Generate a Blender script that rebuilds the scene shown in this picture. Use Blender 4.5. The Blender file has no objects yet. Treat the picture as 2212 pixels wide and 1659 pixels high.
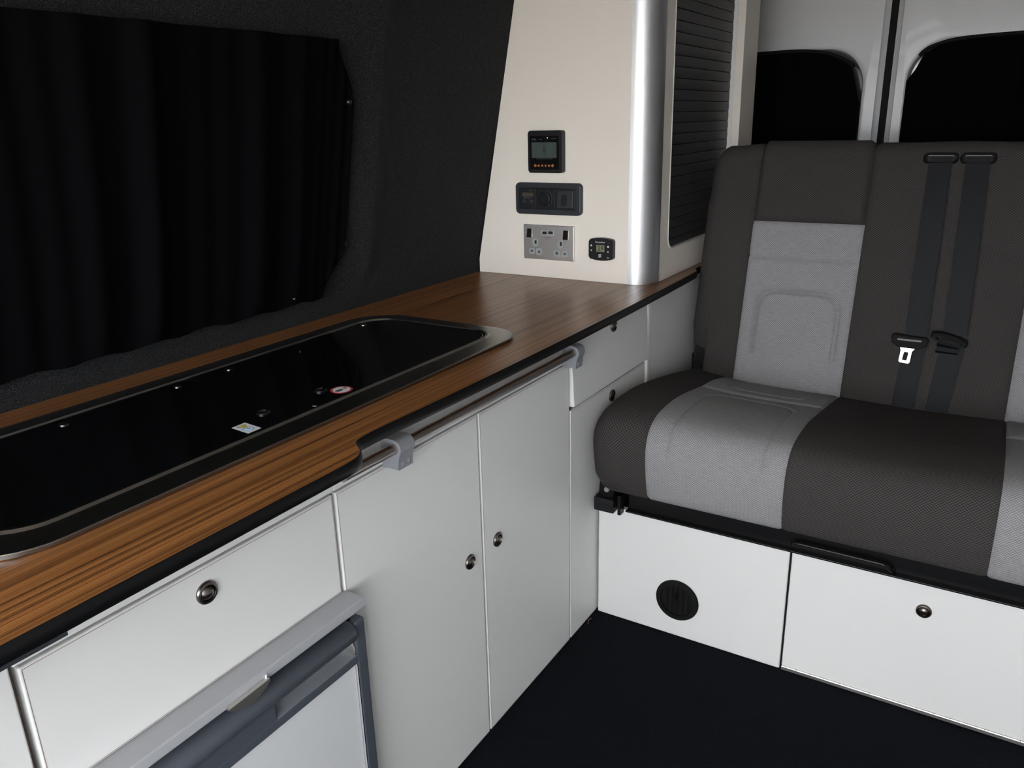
import bpy, bmesh, math, random
from mathutils import Vector, Matrix
random.seed(7)
SC = bpy.context.scene
COL = SC.collection

# ---------------------------------------------------------------- camera
cam_d = bpy.data.cameras.new('camera')
cam_d.sensor_width = 36.0
cam_d.lens = 1721.3 / 2212 * 36.0
cam_d.clip_start = 0.02
cam = bpy.data.objects.new('camera', cam_d)
cam.location = (0.7097, -1.4765, 1.1112)
cam.rotation_euler = (1.2513, 0.0250, 0.5529)
COL.objects.link(cam)
SC.camera = cam

# ---------------------------------------------------------------- daylight
world = bpy.data.worlds.new('sky')
SC.world = world
world.use_nodes = True
bg = world.node_tree.nodes['Background']
bg.inputs[0].default_value = (0.93, 0.96, 1.0, 1)
bg.inputs[1].default_value = 4.0
SC.view_settings.view_transform = 'Standard'
SC.view_settings.look = 'None'
SC.view_settings.gamma = 1
SC.view_settings.use_curve_mapping = False
SC.view_settings.exposure = 1.70

# ---------------------------------------------------------------- materials
def new_mat(name):
    m = bpy.data.materials.new(name)
    m.use_nodes = True
    nt = m.node_tree
    return m, nt, nt.nodes['Principled BSDF']

def mat(name, col, rough=0.5, metal=0.0, bump=None, speck=None, coat=0, spec=0.5, aniso=None, sheen=0):
    """plain surface with optional fine relief (scale, strength) and colour speckle (scale, second colour, lo, hi)"""
    m, nt, p = new_mat(name)
    N, L = nt.nodes, nt.links
    p.inputs['Base Color'].default_value = (*col, 1)
    p.inputs['Roughness'].default_value = rough
    p.inputs['Metallic'].default_value = metal
    p.inputs['Specular IOR Level'].default_value = spec
    p.inputs['Coat Weight'].default_value = coat
    p.inputs['Sheen Weight'].default_value = sheen
    tc = N.new('ShaderNodeTexCoord')
    if speck:
        n = N.new('ShaderNodeTexNoise'); n.inputs['Scale'].default_value = speck[0]; n.inputs['Detail'].default_value = 3
        L.new(tc.outputs['Object'], n.inputs['Vector'])
        r = N.new('ShaderNodeMapRange'); r.inputs[1].default_value = speck[2]; r.inputs[2].default_value = speck[3]
        L.new(n.outputs['Fac'], r.inputs[0])
        x = N.new('ShaderNodeMix'); x.data_type = 'RGBA'
        x.inputs[6].default_value = (*col, 1); x.inputs[7].default_value = (*speck[1], 1)
        L.new(r.outputs[0], x.inputs[0]); L.new(x.outputs[2], p.inputs['Base Color'])
    if bump:
        n = N.new('ShaderNodeTexNoise'); n.inputs['Scale'].default_value = bump[0]; n.inputs['Detail'].default_value = 4
        if aniso:
            mp = N.new('ShaderNodeMapping'); mp.inputs['Scale'].default_value = aniso
            L.new(tc.outputs['Object'], mp.inputs[0]); L.new(mp.outputs[0], n.inputs['Vector'])
        else:
            L.new(tc.outputs['Object'], n.inputs['Vector'])
        b = N.new('ShaderNodeBump'); b.inputs['Strength'].default_value = bump[1]; b.inputs['Distance'].default_value = 0.002
        L.new(n.outputs['Fac'], b.inputs['Height']); L.new(b.outputs[0], p.inputs['Normal'])
    return m

def wood_mat():
    m, nt, p = new_mat('zebrano_laminate')
    N, L = nt.nodes, nt.links
    tc = N.new('ShaderNodeTexCoord')
    def noise(scale, detail, dist=0.0):
        mp = N.new('ShaderNodeMapping'); mp.inputs['Scale'].default_value = scale
        L.new(tc.outputs['Object'], mp.inputs[0])
        n = N.new('ShaderNodeTexNoise'); n.inputs['Scale'].default_value = 1.0; n.inputs['Detail'].default_value = detail
        n.inputs['Distortion'].default_value = dist
        L.new(mp.outputs[0], n.inputs['Vector'])
        return n
    a = noise((290, 0.8, 40), 4, 0.2)
    b = noise((640, 2.5, 40), 2)
    r = N.new('ShaderNodeValToRGB')
    e = r.color_ramp.elements
    e[0].position = 0.33; e[0].color = (0.080, 0.031, 0.011, 1)
    e[1].position = 0.76; e[1].color = (0.38, 0.165, 0.052, 1)
    k = e.new(0.50); k.color = (0.215, 0.088, 0.028, 1)
    k = e.new(0.59); k.color = (0.31, 0.132, 0.041, 1)
    L.new(a.outputs['Fac'], r.inputs[0])
    x = N.new('ShaderNodeMix'); x.data_type = 'RGBA'; x.blend_type = 'MULTIPLY'; x.inputs[0].default_value = 0.55
    g = N.new('ShaderNodeMapRange'); g.inputs[1].default_value = 0.3; g.inputs[2].default_value = 0.62; g.inputs[3].default_value = 0.45; g.inputs[4].default_value = 1.1
    L.new(b.outputs['Fac'], g.inputs[0])
    L.new(r.outputs[0], x.inputs[6]); L.new(g.outputs[0], x.inputs[7])
    L.new(x.outputs[2], p.inputs['Base Color'])
    p.inputs['Roughness'].default_value = 0.30
    p.inputs['Specular IOR Level'].default_value = 0.4
    bp = N.new('ShaderNodeBump'); bp.inputs['Strength'].default_value = 0.10; bp.inputs['Distance'].default_value = 0.001
    L.new(b.outputs['Fac'], bp.inputs['Height']); L.new(bp.outputs[0], p.inputs['Normal'])
    return m

def weave_mat(name, c_lo, c_hi, pitch, streak=0.0, rough=0.9):
    """woven cloth: dots on a diagonal lattice in the cloth's own metre coordinates"""
    m, nt, p = new_mat(name)
    N, L = nt.nodes, nt.links
    uv = N.new('ShaderNodeTexCoord')
    sep = N.new('ShaderNodeSeparateXYZ'); L.new(uv.outputs['UV'], sep.inputs[0])
    def math_node(op, a, b=None):
        n = N.new('ShaderNodeMath'); n.operation = op
        for i, v in enumerate((a, b)):
            if v is None: continue
            if isinstance(v, (int, float)): n.inputs[i].default_value = v
            else: L.new(v, n.inputs[i])
        return n.outputs[0]
    k = math.pi / pitch
    su = math_node('SINE', math_node('MULTIPLY', sep.outputs[0], k))
    sv = math_node('SINE', math_node('MULTIPLY', sep.outputs[1], k * 1.18))
    h = math_node('MULTIPLY', su, sv)
    h = math_node('ADD', math_node('MULTIPLY', h, 0.5), 0.5)
    n = N.new('ShaderNodeTexNoise'); n.inputs['Scale'].default_value = 1.0; n.inputs['Detail'].default_value = 3
    mp = N.new('ShaderNodeMapping'); mp.inputs['Scale'].default_value = (60, 480, 1)
    L.new(uv.outputs['UV'], mp.inputs[0]); L.new(mp.outputs[0], n.inputs['Vector'])
    nz = N.new('ShaderNodeTexNoise'); nz.inputs['Scale'].default_value = 700; nz.inputs['Detail'].default_value = 2
    L.new(uv.outputs['UV'], nz.inputs['Vector'])
    f = math_node('POWER', h, 1.6)
    f = math_node('ADD', math_node('MULTIPLY', f, 1 - streak), math_node('MULTIPLY', n.outputs['Fac'], streak))
    f = math_node('MULTIPLY', f, math_node('ADD', math_node('MULTIPLY', nz.outputs['Fac'], 0.8), 0.6))
    x = N.new('ShaderNodeMix'); x.data_type = 'RGBA'
    x.inputs[6].default_value = (*c_lo, 1); x.inputs[7].default_value = (*c_hi, 1)
    L.new(f, x.inputs[0]); L.new(x.outputs[2], p.inputs['Base Color'])
    p.inputs['Roughness'].default_value = rough
    p.inputs['Specular IOR Level'].default_value = 0.2
    b = N.new('ShaderNodeBump'); b.inputs['Strength'].default_value = 0.45; b.inputs['Distance'].default_value = 0.001
    L.new(h, b.inputs['Height']); L.new(b.outputs[0], p.inputs['Normal'])
    return m

M = dict(
    white=mat('white_laminate', (0.68, 0.68, 0.665), 0.38, bump=(900, 0.03)),
    cream=mat('cream_laminate', (0.81, 0.755, 0.675), 0.42, bump=(900, 0.03)),
    edge=mat('white_edge_band', (0.78, 0.77, 0.74), 0.35),
    edge_brown=mat('edge_joint_line', (0.27, 0.20, 0.175), 0.6),
    carcass=mat('carcass_board', (0.30, 0.24, 0.20), 0.7),
    wood=wood_mat(),
    black_edge=mat('black_edging', (0.004, 0.004, 0.0045), 0.32, spec=0.22),
    alu=mat('brushed_aluminium', (0.54, 0.54, 0.55), 0.42, 1.0, bump=(30, 0.05), aniso=(40, 40, 1)),
    nickel=mat('dark_nickel', (0.20, 0.178, 0.162), 0.28, 1.0),
    stud=mat('blackened_stud', (0.09, 0.085, 0.08), 0.35, 1.0),
    chrome=mat('chrome', (0.85, 0.85, 0.86), 0.12, 1.0),
    steel=mat('brushed_steel', (0.70, 0.675, 0.65), 0.40, 1.0, bump=(40, 0.08), aniso=(2, 60, 60)),
    switch_brown=mat('gloss_dark_switch', (0.016, 0.012, 0.010), 0.15),
    rail=mat('satin_steel_rail', (0.46, 0.42, 0.40), 0.28, 1.0),
    rim=mat('dark_steel_rim', (0.26, 0.25, 0.235), 0.27, 1.0),
    glass=mat('black_glass', (0.003, 0.003, 0.0035), 0.05, spec=0.5),
    plastic=mat('black_plastic', (0.007, 0.007, 0.008), 0.42, spec=0.35),
    plastic_gloss=mat('gloss_black_plastic', (0.006, 0.006, 0.007), 0.12),
    plastic_grey=mat('grey_plastic', (0.22, 0.23, 0.25), 0.42, bump=(700, 0.05)),
    slate=mat('slate_plastic', (0.022, 0.026, 0.030), 0.40, bump=(900, 0.05)),
    slate_dark=mat('slate_plastic_recess', (0.010, 0.011, 0.012), 0.35),
    fridge_dark=mat('fridge_grey', (0.060, 0.069, 0.084), 0.36),
    fridge_light=mat('fridge_trim', (0.36, 0.37, 0.385), 0.36),
    fridge_recess=mat('fridge_recess', (0.17, 0.185, 0.205), 0.34),
    satin=mat('satin_metal', (0.78, 0.75, 0.70), 0.36, 1.0),
    fridge_door=mat('fridge_panel', (0.58, 0.59, 0.60), 0.34),
    steel_black=mat('black_painted_steel', (0.005, 0.005, 0.0055), 0.34, bump=(60, 0.05), spec=0.25),
    carpet_wall=mat('wall_carpet', (0.0065, 0.0067, 0.0072), 1.0, bump=(900, 0.7), speck=(1100, (0.13, 0.135, 0.145), 0.50, 0.85), spec=0.08, sheen=0.05),
    carpet_floor=mat('floor_carpet', (0.0026, 0.0032, 0.0052), 1.0, bump=(700, 0.8), speck=(500, (0.010, 0.0115, 0.0155), 0.45, 0.75), spec=0.04, sheen=0.02),
    door_card=mat('grey_door_card', (0.56, 0.565, 0.57), 0.8, bump=(400, 0.2)),
    lining=mat('roof_lining', (0.72, 0.69, 0.65), 0.95, bump=(500, 0.3)),
    curtain=mat('black_curtain', (0.0026, 0.0027, 0.0032), 0.9, bump=(800, 0.12), spec=0.02),
    paint=mat('white_van_paint', (0.50, 0.50, 0.50), 0.35, coat=0.1),
    rubber=mat('black_rubber', (0.006, 0.006, 0.006), 0.7, spec=0.15),
    tambour=mat('dark_tambour', (0.030, 0.0285, 0.0285), 0.48, bump=(500, 0.05)),
    webbing=mat('seat_belt_webbing', (0.0055, 0.006, 0.0078), 0.45, bump=(1500, 0.3), spec=0.18),
    ground=mat('paved_yard', (0.50, 0.42, 0.33), 0.9, speck=(3, (0.40, 0.34, 0.27), 0.4, 0.6)),
    lcd=mat('lcd_dull', (0.062, 0.080, 0.074), 0.22),
    lcd_ink=mat('lcd_segment', (0.030, 0.040, 0.038), 0.3),
    lcd_green=mat('lcd_green', (0.19, 0.22, 0.13), 0.3),
    ink=mat('black_print', (0.010, 0.010, 0.010), 0.4),
    white_print=mat('white_print', (0.62, 0.62, 0.64), 0.5),
    grey_print=mat('grey_print', (0.10, 0.105, 0.11), 0.5),
    faint_print=mat('faint_print', (0.035, 0.037, 0.04), 0.5),
    orange_print=mat('orange_button', (0.55, 0.17, 0.045), 0.45),
    digit_print=mat('digit_print', (0.17, 0.125, 0.085), 0.5),
    clear=mat('pale_socket_insert', (0.33, 0.35, 0.35), 0.30),
    sticker=mat('sticker_white', (0.62, 0.63, 0.66), 0.4),
    red=mat('sticker_red', (0.36, 0.012, 0.022), 0.4),
    blue=mat('sticker_blue', (0.12, 0.34, 0.62), 0.4),
    yellow=mat('sticker_yellow', (0.62, 0.52, 0.07), 0.4),
    sticker_grey=mat('sticker_grey', (0.09, 0.095, 0.10), 0.4),
    tinted=mat('tinted_pane', (0.05, 0.055, 0.06), 0.06),
    straw=mat('dry_straw', (0.35, 0.27, 0.17), 0.8),
    dark=weave_mat('charcoal_weave', (0.015, 0.0133, 0.0125), (0.082, 0.0755, 0.072), 0.0031, 0.10),
    light=weave_mat('grey_heather_weave', (0.095, 0.093, 0.096), (0.43, 0.425, 0.43), 0.0027, 0.38),
)
led_m, _nt, _p = new_mat('status_led')
_p.inputs['Emission Color'].default_value = (0.6, 0.9, 0.25, 1); _p.inputs['Emission Strength'].default_value = 0.9
_p.inputs['Base Color'].default_value = (0.3, 0.4, 0.1, 1)
M['led'] = led_m

# ---------------------------------------------------------------- mesh helpers
ORG = {}
def bm_new(): return bmesh.new()

def add_box(bm, x0, x1, y0, y1, z0, z1, bev=0.0, seg=2):
    vs = [bm.verts.new(p) for p in ((x0,y0,z0),(x1,y0,z0),(x1,y1,z0),(x0,y1,z0),(x0,y0,z1),(x1,y0,z1),(x1,y1,z1),(x0,y1,z1))]
    fs = [bm.faces.new([vs[i] for i in f]) for f in ((0,3,2,1),(4,5,6,7),(0,1,5,4),(1,2,6,5),(2,3,7,6),(3,0,4,7))]
    if bev > 0:
        es = list({e for f in fs for e in f.edges})
        bmesh.ops.bevel(bm, geom=es, offset=bev, segments=seg, profile=0.5, affect='EDGES')

def add_prism(bm, pts, axis, a, b, bev=0.0, seg=2):
    def mk(p, t):
        return {'x': (t, p[0], p[1]), 'y': (p[0], t, p[1]), 'z': (p[0], p[1], t)}[axis]
    lo = [bm.verts.new(mk(p, a)) for p in pts]; hi = [bm.verts.new(mk(p, b)) for p in pts]
    n = len(pts)
    f0 = bm.faces.new(lo[::-1]); f1 = bm.faces.new(hi)
    for i in range(n):
        bm.faces.new((lo[i], lo[(i+1) % n], hi[(i+1) % n], hi[i]))
    if bev > 0:
        bmesh.ops.bevel(bm, geom=list(f0.edges) + list(f1.edges), offset=bev, segments=seg, profile=0.5, affect='EDGES')

def add_loft(bm, loops, cap=True, closed=True):
    """loops: equal-length rings of points"""
    vv = [[bm.verts.new(p) for p in lp] for lp in loops]
    n = len(loops[0])
    for a, b in zip(vv, vv[1:]):
        for i in range(n if closed else n - 1):
            j = (i + 1) % n
            bm.faces.new((a[i], a[j], b[j], b[i]))
    if cap:
        bm.faces.new(vv[0][::-1]); bm.faces.new(vv[-1])
    return vv

def add_tube(bm, path, r, n=12, cap=True):
    path = [Vector(p) for p in path]
    rings = []
    up = Vector((0.13, 0.21, 0.97)).normalized()
    for i, p in enumerate(path):
        t = (path[min(i+1, len(path)-1)] - path[max(i-1, 0)]).normalized()
        a = t.cross(up)
        if a.length < 1e-4: a = t.cross(Vector((1, 0, 0)))
        a.normalize(); b = t.cross(a).normalized()
        rr = r[i] if isinstance(r, (list, tuple)) else r
        rings.append([p + a * (rr * math.cos(2*math.pi*k/n)) + b * (rr * math.sin(2*math.pi*k/n)) for k in range(n)])
    add_loft(bm, rings, cap)

def add_lathe(bm, prof, o, axis, n=28):
    """prof: (radius, height along axis); closed with caps when radius 0 is not reached"""
    o = Vector(o); ax = Vector(axis).normalized()
    a = ax.cross(Vector((0, 0, 1)))
    if a.length < 1e-4: a = Vector((1, 0, 0))
    a.normalize(); b = ax.cross(a)
    rings = [[o + ax*h + a*(max(r, 1e-5)*math.cos(2*math.pi*k/n)) + b*(max(r, 1e-5)*math.sin(2*math.pi*k/n)) for k in range(n)] for r, h in prof]
    add_loft(bm, rings, True)

def rrect(x0, x1, y0, y1, r, n=6, per=None):
    out = []
    rs = per or (r, r, r, r)                      # corners: x0y0, x1y0, x1y1, x0y1
    for (cx, cy, a0, q) in ((x0, y0, 180, 0), (x1, y0, 270, 1), (x1, y1, 0, 2), (x0, y1, 90, 3)):
        rr = rs[q]
        ox = cx + rr if cx == x0 else cx - rr
        oy = cy + rr if cy == y0 else cy - rr
        for i in range(n + 1):
            a = math.radians(a0 + 90 * i / n)
            out.append((ox + rr*math.cos(a), oy + rr*math.sin(a)))
    return out

def catmull(pts, per=8):
    out = []
    P = [pts[0]] + list(pts) + [pts[-1]]
    for i in range(1, len(P) - 2):
        a, b, c, d = (Vector(P[i-1]), Vector(P[i]), Vector(P[i+1]), Vector(P[i+2]))
        for k in range(per):
            t = k / per
            out.append(0.5 * ((2*b) + (c - a)*t + (2*a - 5*b + 4*c - d)*t*t + (3*b - a - 3*c + d)*t**3))
    out.append(Vector(P[-2]))
    return out

def _link(name, me, parent):
    o = bpy.data.objects.new(name, me)
    COL.objects.link(o)
    if parent is not None:
        o.parent = parent
    return o

def obj(name, bm, m, parent=None, smooth=35, origin=None, recalc=True):
    if recalc:
        bmesh.ops.recalc_face_normals(bm, faces=bm.faces)
    if parent is not None:
        org = ORG[parent.name]
    else:
        if origin is None:
            xs = [v.co for v in bm.verts]
            origin = (sum(c.x for c in xs)/len(xs), sum(c.y for c in xs)/len(xs), min(c.z for c in xs))
        org = Vector(origin)
    bmesh.ops.translate(bm, verts=bm.verts, vec=-org)
    me = bpy.data.meshes.new(name)
    bm.to_mesh(me); bm.free()
    me.materials.append(M[m] if isinstance(m, str) else m)
    if smooth:
        for p in me.polygons: p.use_smooth = True
        me.set_sharp_from_angle(angle=math.radians(smooth))
    o = _link(name, me, parent)
    if smooth and smooth < 60:
        wn = o.modifiers.new('weighted_normal', 'WEIGHTED_NORMAL'); wn.keep_sharp = True
    if parent is None: o.location = org
    ORG[o.name] = org
    return o

def tag(o, label=None, cat=None, group=None, kind=None):
    if label: o['label'] = label
    if cat: o['category'] = cat
    if group: o['group'] = group
    if kind: o['kind'] = kind
    return o

def thing(name, label, cat, loc, group=None):
    o = bpy.data.objects.new(name, None)
    o.empty_display_size = 0.05
    COL.objects.link(o)
    o.location = loc
    ORG[o.name] = Vector(loc)
    return tag(o, label, cat, group)

def struct(name, bm, m, smooth=35, label=None):
    return tag(obj(name, bm, m, None, smooth, origin=(0, 0, 0)), label=label, kind='structure')

def part_copy(src, name, parent, off):
    """a further piece of the same make: shares the mesh, moved by off"""
    c = src.copy()
    c.name = name
    COL.objects.link(c)
    c.parent = parent
    c.location = Vector(src.location) + Vector(off) + (ORG[src.name] - ORG[parent.name])
    ORG[c.name] = ORG[parent.name]
    return c

def box(name, m, parent, *a, bev=0.0, seg=2, smooth=35):
    bm = bm_new(); add_box(bm, *a, bev=bev, seg=seg)
    return obj(name, bm, m, parent, smooth)

def text(name, s, size, m, parent, pos, xdir, up, align='CENTER', ext=0.00015):
    cu = bpy.data.curves.new(name, 'FONT')
    cu.body = s; cu.size = size; cu.align_x = align; cu.align_y = 'CENTER'; cu.extrude = ext; cu.resolution_u = 2
    t = bpy.data.objects.new(name, cu); COL.objects.link(t)
    bpy.context.view_layer.update()
    me = bpy.data.meshes.new_from_object(t.evaluated_get(bpy.context.evaluated_depsgraph_get()))
    bpy.data.objects.remove(t); bpy.data.curves.remove(cu)
    xd = Vector(xdir).normalized(); yd = Vector(up).normalized(); zd = xd.cross(yd)
    R = Matrix((xd, yd, zd)).transposed().to_4x4()
    me.transform(Matrix.Translation(Vector(pos) - ORG[parent.name]) @ R)
    me.materials.clear(); me.materials.append(M[m])
    me.name = name
    o = _link(name, me, parent)
    ORG[o.name] = ORG[parent.name]
    return o

def sstep(a, b, x):
    t = min(1, max(0, (x - a) / (b - a)))
    return t * t * (3 - 2 * t)

# ================================================================ the setting
HT = 0.73            # worktop height above the carpet
def wall_x(z):       # inner face of the side wall: upright to the worktop, then leaning in
    if z < 0.765: return -0.4865
    return -0.4865 + (z - 0.765) * 0.205
def wall_off(y, z):
    rec = -0.016 * (1 - sstep(-0.30, -0.235, y))                       # panel steps back behind the curtain
    ridge = 0.018 * math.exp(-((y + 0.185) / 0.035) ** 2) * sstep(0.74, 0.85, z)
    soft = 0.004 * math.sin(y * 9 + z * 4) * sstep(0.75, 0.95, z)
    return (rec * sstep(0.76, 0.80, z)) + ridge + soft

bm = bm_new()
ys = [-2.0, -1.8] + [-1.6 + i * 0.02 for i in range(96)] + [0.45, 0.7, 1.0, 1.3]
zs = [-0.05, 0.3, 0.6] + [0.70 + i * 0.02 for i in range(43)]
grid = [[bm.verts.new((wall_x(z) + wall_off(y, z), y, z)) for z in zs] for y in ys]
for i in range(len(ys) - 1):
    for k in range(len(zs) - 1):
        bm.faces.new((grid[i][k], grid[i+1][k], grid[i+1][k+1], grid[i][k+1]))
struct('wall_left', bm, 'carpet_wall', label='black carpeted van side wall beside the curtain')

bm = bm_new()
fy = [-3.65, -2.0, -1.2] + [-0.8 + 0.025 * i for i in range(34)] + [0.3, 1.3]
fx = [-0.6] + [-0.02 + 0.03 * i for i in range(44)]
gr = [[bm.verts.new((x, y, (0.0012*math.sin(y*23+x*5) + 0.0012*math.sin(x*31+y*11)) - 0.0012)) for x in fx] for y in fy]
for i in range(len(fy)-1):
    for k in range(len(fx)-1):
        bm.faces.new((gr[i][k], gr[i][k+1], gr[i+1][k+1], gr[i+1][k]))
struct('floor', bm, 'carpet_floor', label='dark navy carpet on the van floor')

bm = bm_new()
HA, HB = -3.40, -2.25                               # unseen roof opening above the cab, added to let daylight in
add_box(bm, -0.6, 1.4, HB, 1.35, 1.53, 1.56); add_box(bm, -0.6, 1.4, -3.65, HA, 1.53, 1.56)
add_box(bm, -0.6, -0.35, HA, HB, 1.53, 1.56); add_box(bm, 1.15, 1.4, HA, HB, 1.53, 1.56)
struct('ceiling', bm, 'lining')
# side wall: unseen sliding door and cab windows, opened wide to light the interior
bm = bm_new()
RX = 1.27
DA, DB, WZ0, WZ1 = -3.55, -2.25, 0.40, 1.50        # sliding door and cab window openings, sized and placed for the daylight
add_box(bm, RX, RX+0.06, DB, 1.35, -0.05, 1.53)
add_box(bm, RX, RX+0.06, -3.6, DB, -0.05, WZ0)
add_box(bm, RX, RX+0.06, -2.92, -2.84, WZ0, 1.53)
add_box(bm, RX, RX+0.06, -3.6, DB, WZ1, 1.53)
struct('wall_right', bm, 'door_card')
bm = bm_new()
add_box(bm, -0.6, 1.33, -3.65, -3.6, -0.05, 0.50); add_box(bm, -0.6, 1.33, -3.65, -3.6, 1.48, 1.56)
add_box(bm, -0.6, -0.50, -3.65, -3.6, 0.50, 1.48); add_box(bm, 1.27, 1.33, -3.65, -3.6, 0.50, 1.48)
add_box(bm, -0.56, -0.50, -3.6, -2.0, -0.05, 0.62); add_box(bm, -0.56, -0.50, -3.6, -2.0, 1.42, 1.56)
struct('wall_front', bm, 'carpet_wall')
bm = bm_new(); add_box(bm, -25, 25, -25, 25, -0.62, -0.6)
struct('ground', bm, 'ground', label='paved yard outside the van')

# ---- rear doors: painted metal with window apertures, black seal between
DY = 1.22
def rear_door(name, x0, x1, z0, z1, wx0, wx1, wz0, wz1, per, label):
    bm = bm_new()
    n = 10
    inner = rrect(wx0, wx1, wz0, wz1, 0.1, n, per)
    cx, cz = (wx0+wx1)/2, (wz0+wz1)/2
    corner = [(x0, z0), (x1, z0), (x1, z1), (x0, z1)]
    def outer(i, g):                        # each window corner fans out to one door corner
        a, b = corner[i // (n + 1)]
        return (a + (g if a == x0 else -g), b + (g if b == z0 else -g))
    def infl(p, d):
        dx, dz = p[0]-cx, p[1]-cz
        return (p[0] + d*dx/abs(wx1-wx0)*2, p[1] + d*dz/abs(wz1-wz0)*2)
    loops = []
    loops.append([(a, DY+0.03, b) for a, b in (outer(i, 0) for i in range(len(inner)))])
    loops.append([(a, DY+0.006, b) for a, b in (outer(i, 0) for i in range(len(inner)))])
    loops.append([(a, DY+0.002, b) for a, b in (outer(i, 0.010) for i in range(len(inner)))])
    loops.append([(a, DY-0.006, b) for a, b in (outer(i, 0.016) for i in range(len(inner)))])
    loops.append([(a, DY-0.008, b) for a, b in (infl(p, 0.014) for p in inner)])
    loops.append([(a, DY-0.004, b) for a, b in (infl(p, 0.005) for p in inner)])
    loops.append([(a, DY+0.012, b) for a, b in inner])
    loops.append([(a, DY+0.03, b) for a, b in inner])
    add_loft(bm, loops, cap=False)
    bmesh.ops.dissolve_degenerate(bm, dist=1e-5, edges=bm.edges)
    d = struct(name, bm, 'paint', label=label)
    bm = bm_new(); add_prism(bm, rrect(wx0-0.004, wx1+0.004, wz0-0.004, wz1+0.004, 0.1, n, per), 'y', DY+0.018, DY+0.024)
    obj('window_pane', bm, 'tinted', d)
    return d
rear_door('door_1', -0.62, 0.326, -0.05, 1.53, -0.40, 0.268, 0.80, 1.285, (0.10, 0.10, 0.105, 0.10), 'white rear van door beside the tall cabinet')
rear_door('door_2', 0.346, 1.27, -0.05, 1.53, 0.394, 1.12, 0.80, 1.292, (0.10, 0.10, 0.10, 0.105), 'white rear van door behind the seat belts')
bm = bm_new(); add_box(bm, 0.3265, 0.3455, DY+0.004, DY+0.03, -0.05, 1.53, bev=0.003)
struct('trim_1', bm, 'rubber', label='black rubber seal between the two rear doors')

# ================================================================ kitchen cabinets
def knob_bm(pos, axis, s=1.0):
    bm = bm_new()
    add_lathe(bm, [(0.0135*s, 0), (0.0137*s, 0.0022), (0.0125*s, 0.0040), (0.0100*s, 0.0046), (0.0092*s, 0.0030), (0.0090*s, 0.0010),
                   (0.0082*s, 0.0010), (0.0080*s, 0.0034), (0.0062*s, 0.0052), (0.0034*s, 0.0062), (0.0, 0.0065)], pos, axis, 32)
    return bm
KNOB = {}
def knob(parent, pos, axis=(1, 0, 0)):
    key = tuple(axis)
    if key not in KNOB:
        o = obj('push_knob', knob_bm(pos, axis), 'nickel', parent)
        KNOB[key] = (o, Vector(pos)); return o
    src, p0 = KNOB[key]
    return part_copy(src, 'push_knob', parent, Vector(pos) - p0)

def carcass(name, label, y0, y1, z0=0.0, z1=0.7110, cat='cabinet'):
    t = thing(name, label, cat, (-0.22, (y0+y1)/2, 0.0))
    bm = bm_new()
    g = 0.0015; w = 0.015
    add_box(bm, -0.47, -0.0185, y0+g, y0+w, z0, z1); add_box(bm, -0.47, -0.0185, y1-w, y1-g, z0, z1)
    add_box(bm, -0.47, -0.46, y0+w, y1-w, z0, z1)
    add_box(bm, -0.46, -0.0185, y0+w, y1-w, max(z0, 0.0), max(z0, 0.0)+0.015)
    add_box(bm, -0.46, -0.0185, y0+w, y1-w, z1-0.015, z1)
    obj('body', bm, 'carcass', t)
    return t
def front(name, parent, y0, y1, z0, z1, bev=0.0022, m='white', x1=0.0, t=0.017):
    d = box(name, m, parent, x1-t, x1, y0, y1, z0, z1, bev=bev, seg=3)
    if name in ('door', 'drawer'):
        bm = bm_new(); a, b = bev + 0.0002, bev + 0.0010
        rc = lambda g: [(x1 + 0.00012, y0+g, z0+g), (x1 + 0.00012, y1-g, z0+g), (x1 + 0.00012, y1-g, z1-g), (x1 + 0.00012, y0+g, z1-g)]
        add_loft(bm, [rc(a), rc(b)], cap=False)
        obj('edge_line', bm, 'edge_brown', d, smooth=0)
    return d

# cabinet beyond the fridge bay
c = carcass('end_cabinet', 'white cabinet panel beyond the fridge bay', -1.90, -1.2085)
front('panel', c, -1.899, -1.2100, 0.002, 0.7112)
# bay with the drawer above the fridge
c = carcass('fridge_bay_cabinet', 'white drawer cabinet standing above the grey fridge', -1.2080, -0.7960, z0=0.500)
front('fascia', c, -1.2070, -0.7962, 0.6525, 0.7112)
d = front('drawer', c, -1.2030, -0.7985, 0.5018, 0.6495)
knob(d, (0.0, -1.0035, 0.6175))
# two-door cupboard
c = carcass('cupboard', 'white cupboard with a pair of tall doors behind the steel rail', -0.7955, -0.1285)
front('fascia', c, -0.7958, -0.1290, 0.6525, 0.7112)
d = front('door', c, -0.7935, -0.4580, 0.003, 0.6495); knob(d, (0.0, -0.4990, 0.3930))
d = front('door', c, -0.4545, -0.1310, 0.003, 0.6495); knob(d, (0.0, -0.4115, 0.3935))
# drawer stack; its top drawer is not quite shut at the bottom
c = carcass('drawer_cabinet', 'white cabinet with two drawers between cupboard and bench seat', -0.1280, 0.2630)
bm = bm_new(); add_box(bm, -0.017, 0.0, -0.1265, 0.2600, 0.5555, 0.7105, bev=0.0022, seg=3)
bmesh.ops.rotate(bm, verts=bm.verts, cent=(0, 0, 0.7105), matrix=Matrix.Rotation(math.radians(-3.2), 3, 'Y'))
d = obj('drawer', bm, 'white', c)
bm = bm_new()
add_box(bm, -0.42, -0.0175, -0.112, 0.246, 0.575, 0.670)
obj('drawer_box', bm, 'carcass', d)
k = knob_bm((0.0, 0.0700, 0.6815), (1, 0, 0))
bmesh.ops.rotate(k, verts=k.verts, cent=(0, 0, 0.7105), matrix=Matrix.Rotation(math.radians(-3.2), 3, 'Y'))
obj('push_knob', k, 'nickel', d)
d = front('drawer', c, -0.1265, 0.2600, 0.003, 0.5475); knob(d, (0.0, 0.0715, 0.5200))
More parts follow.
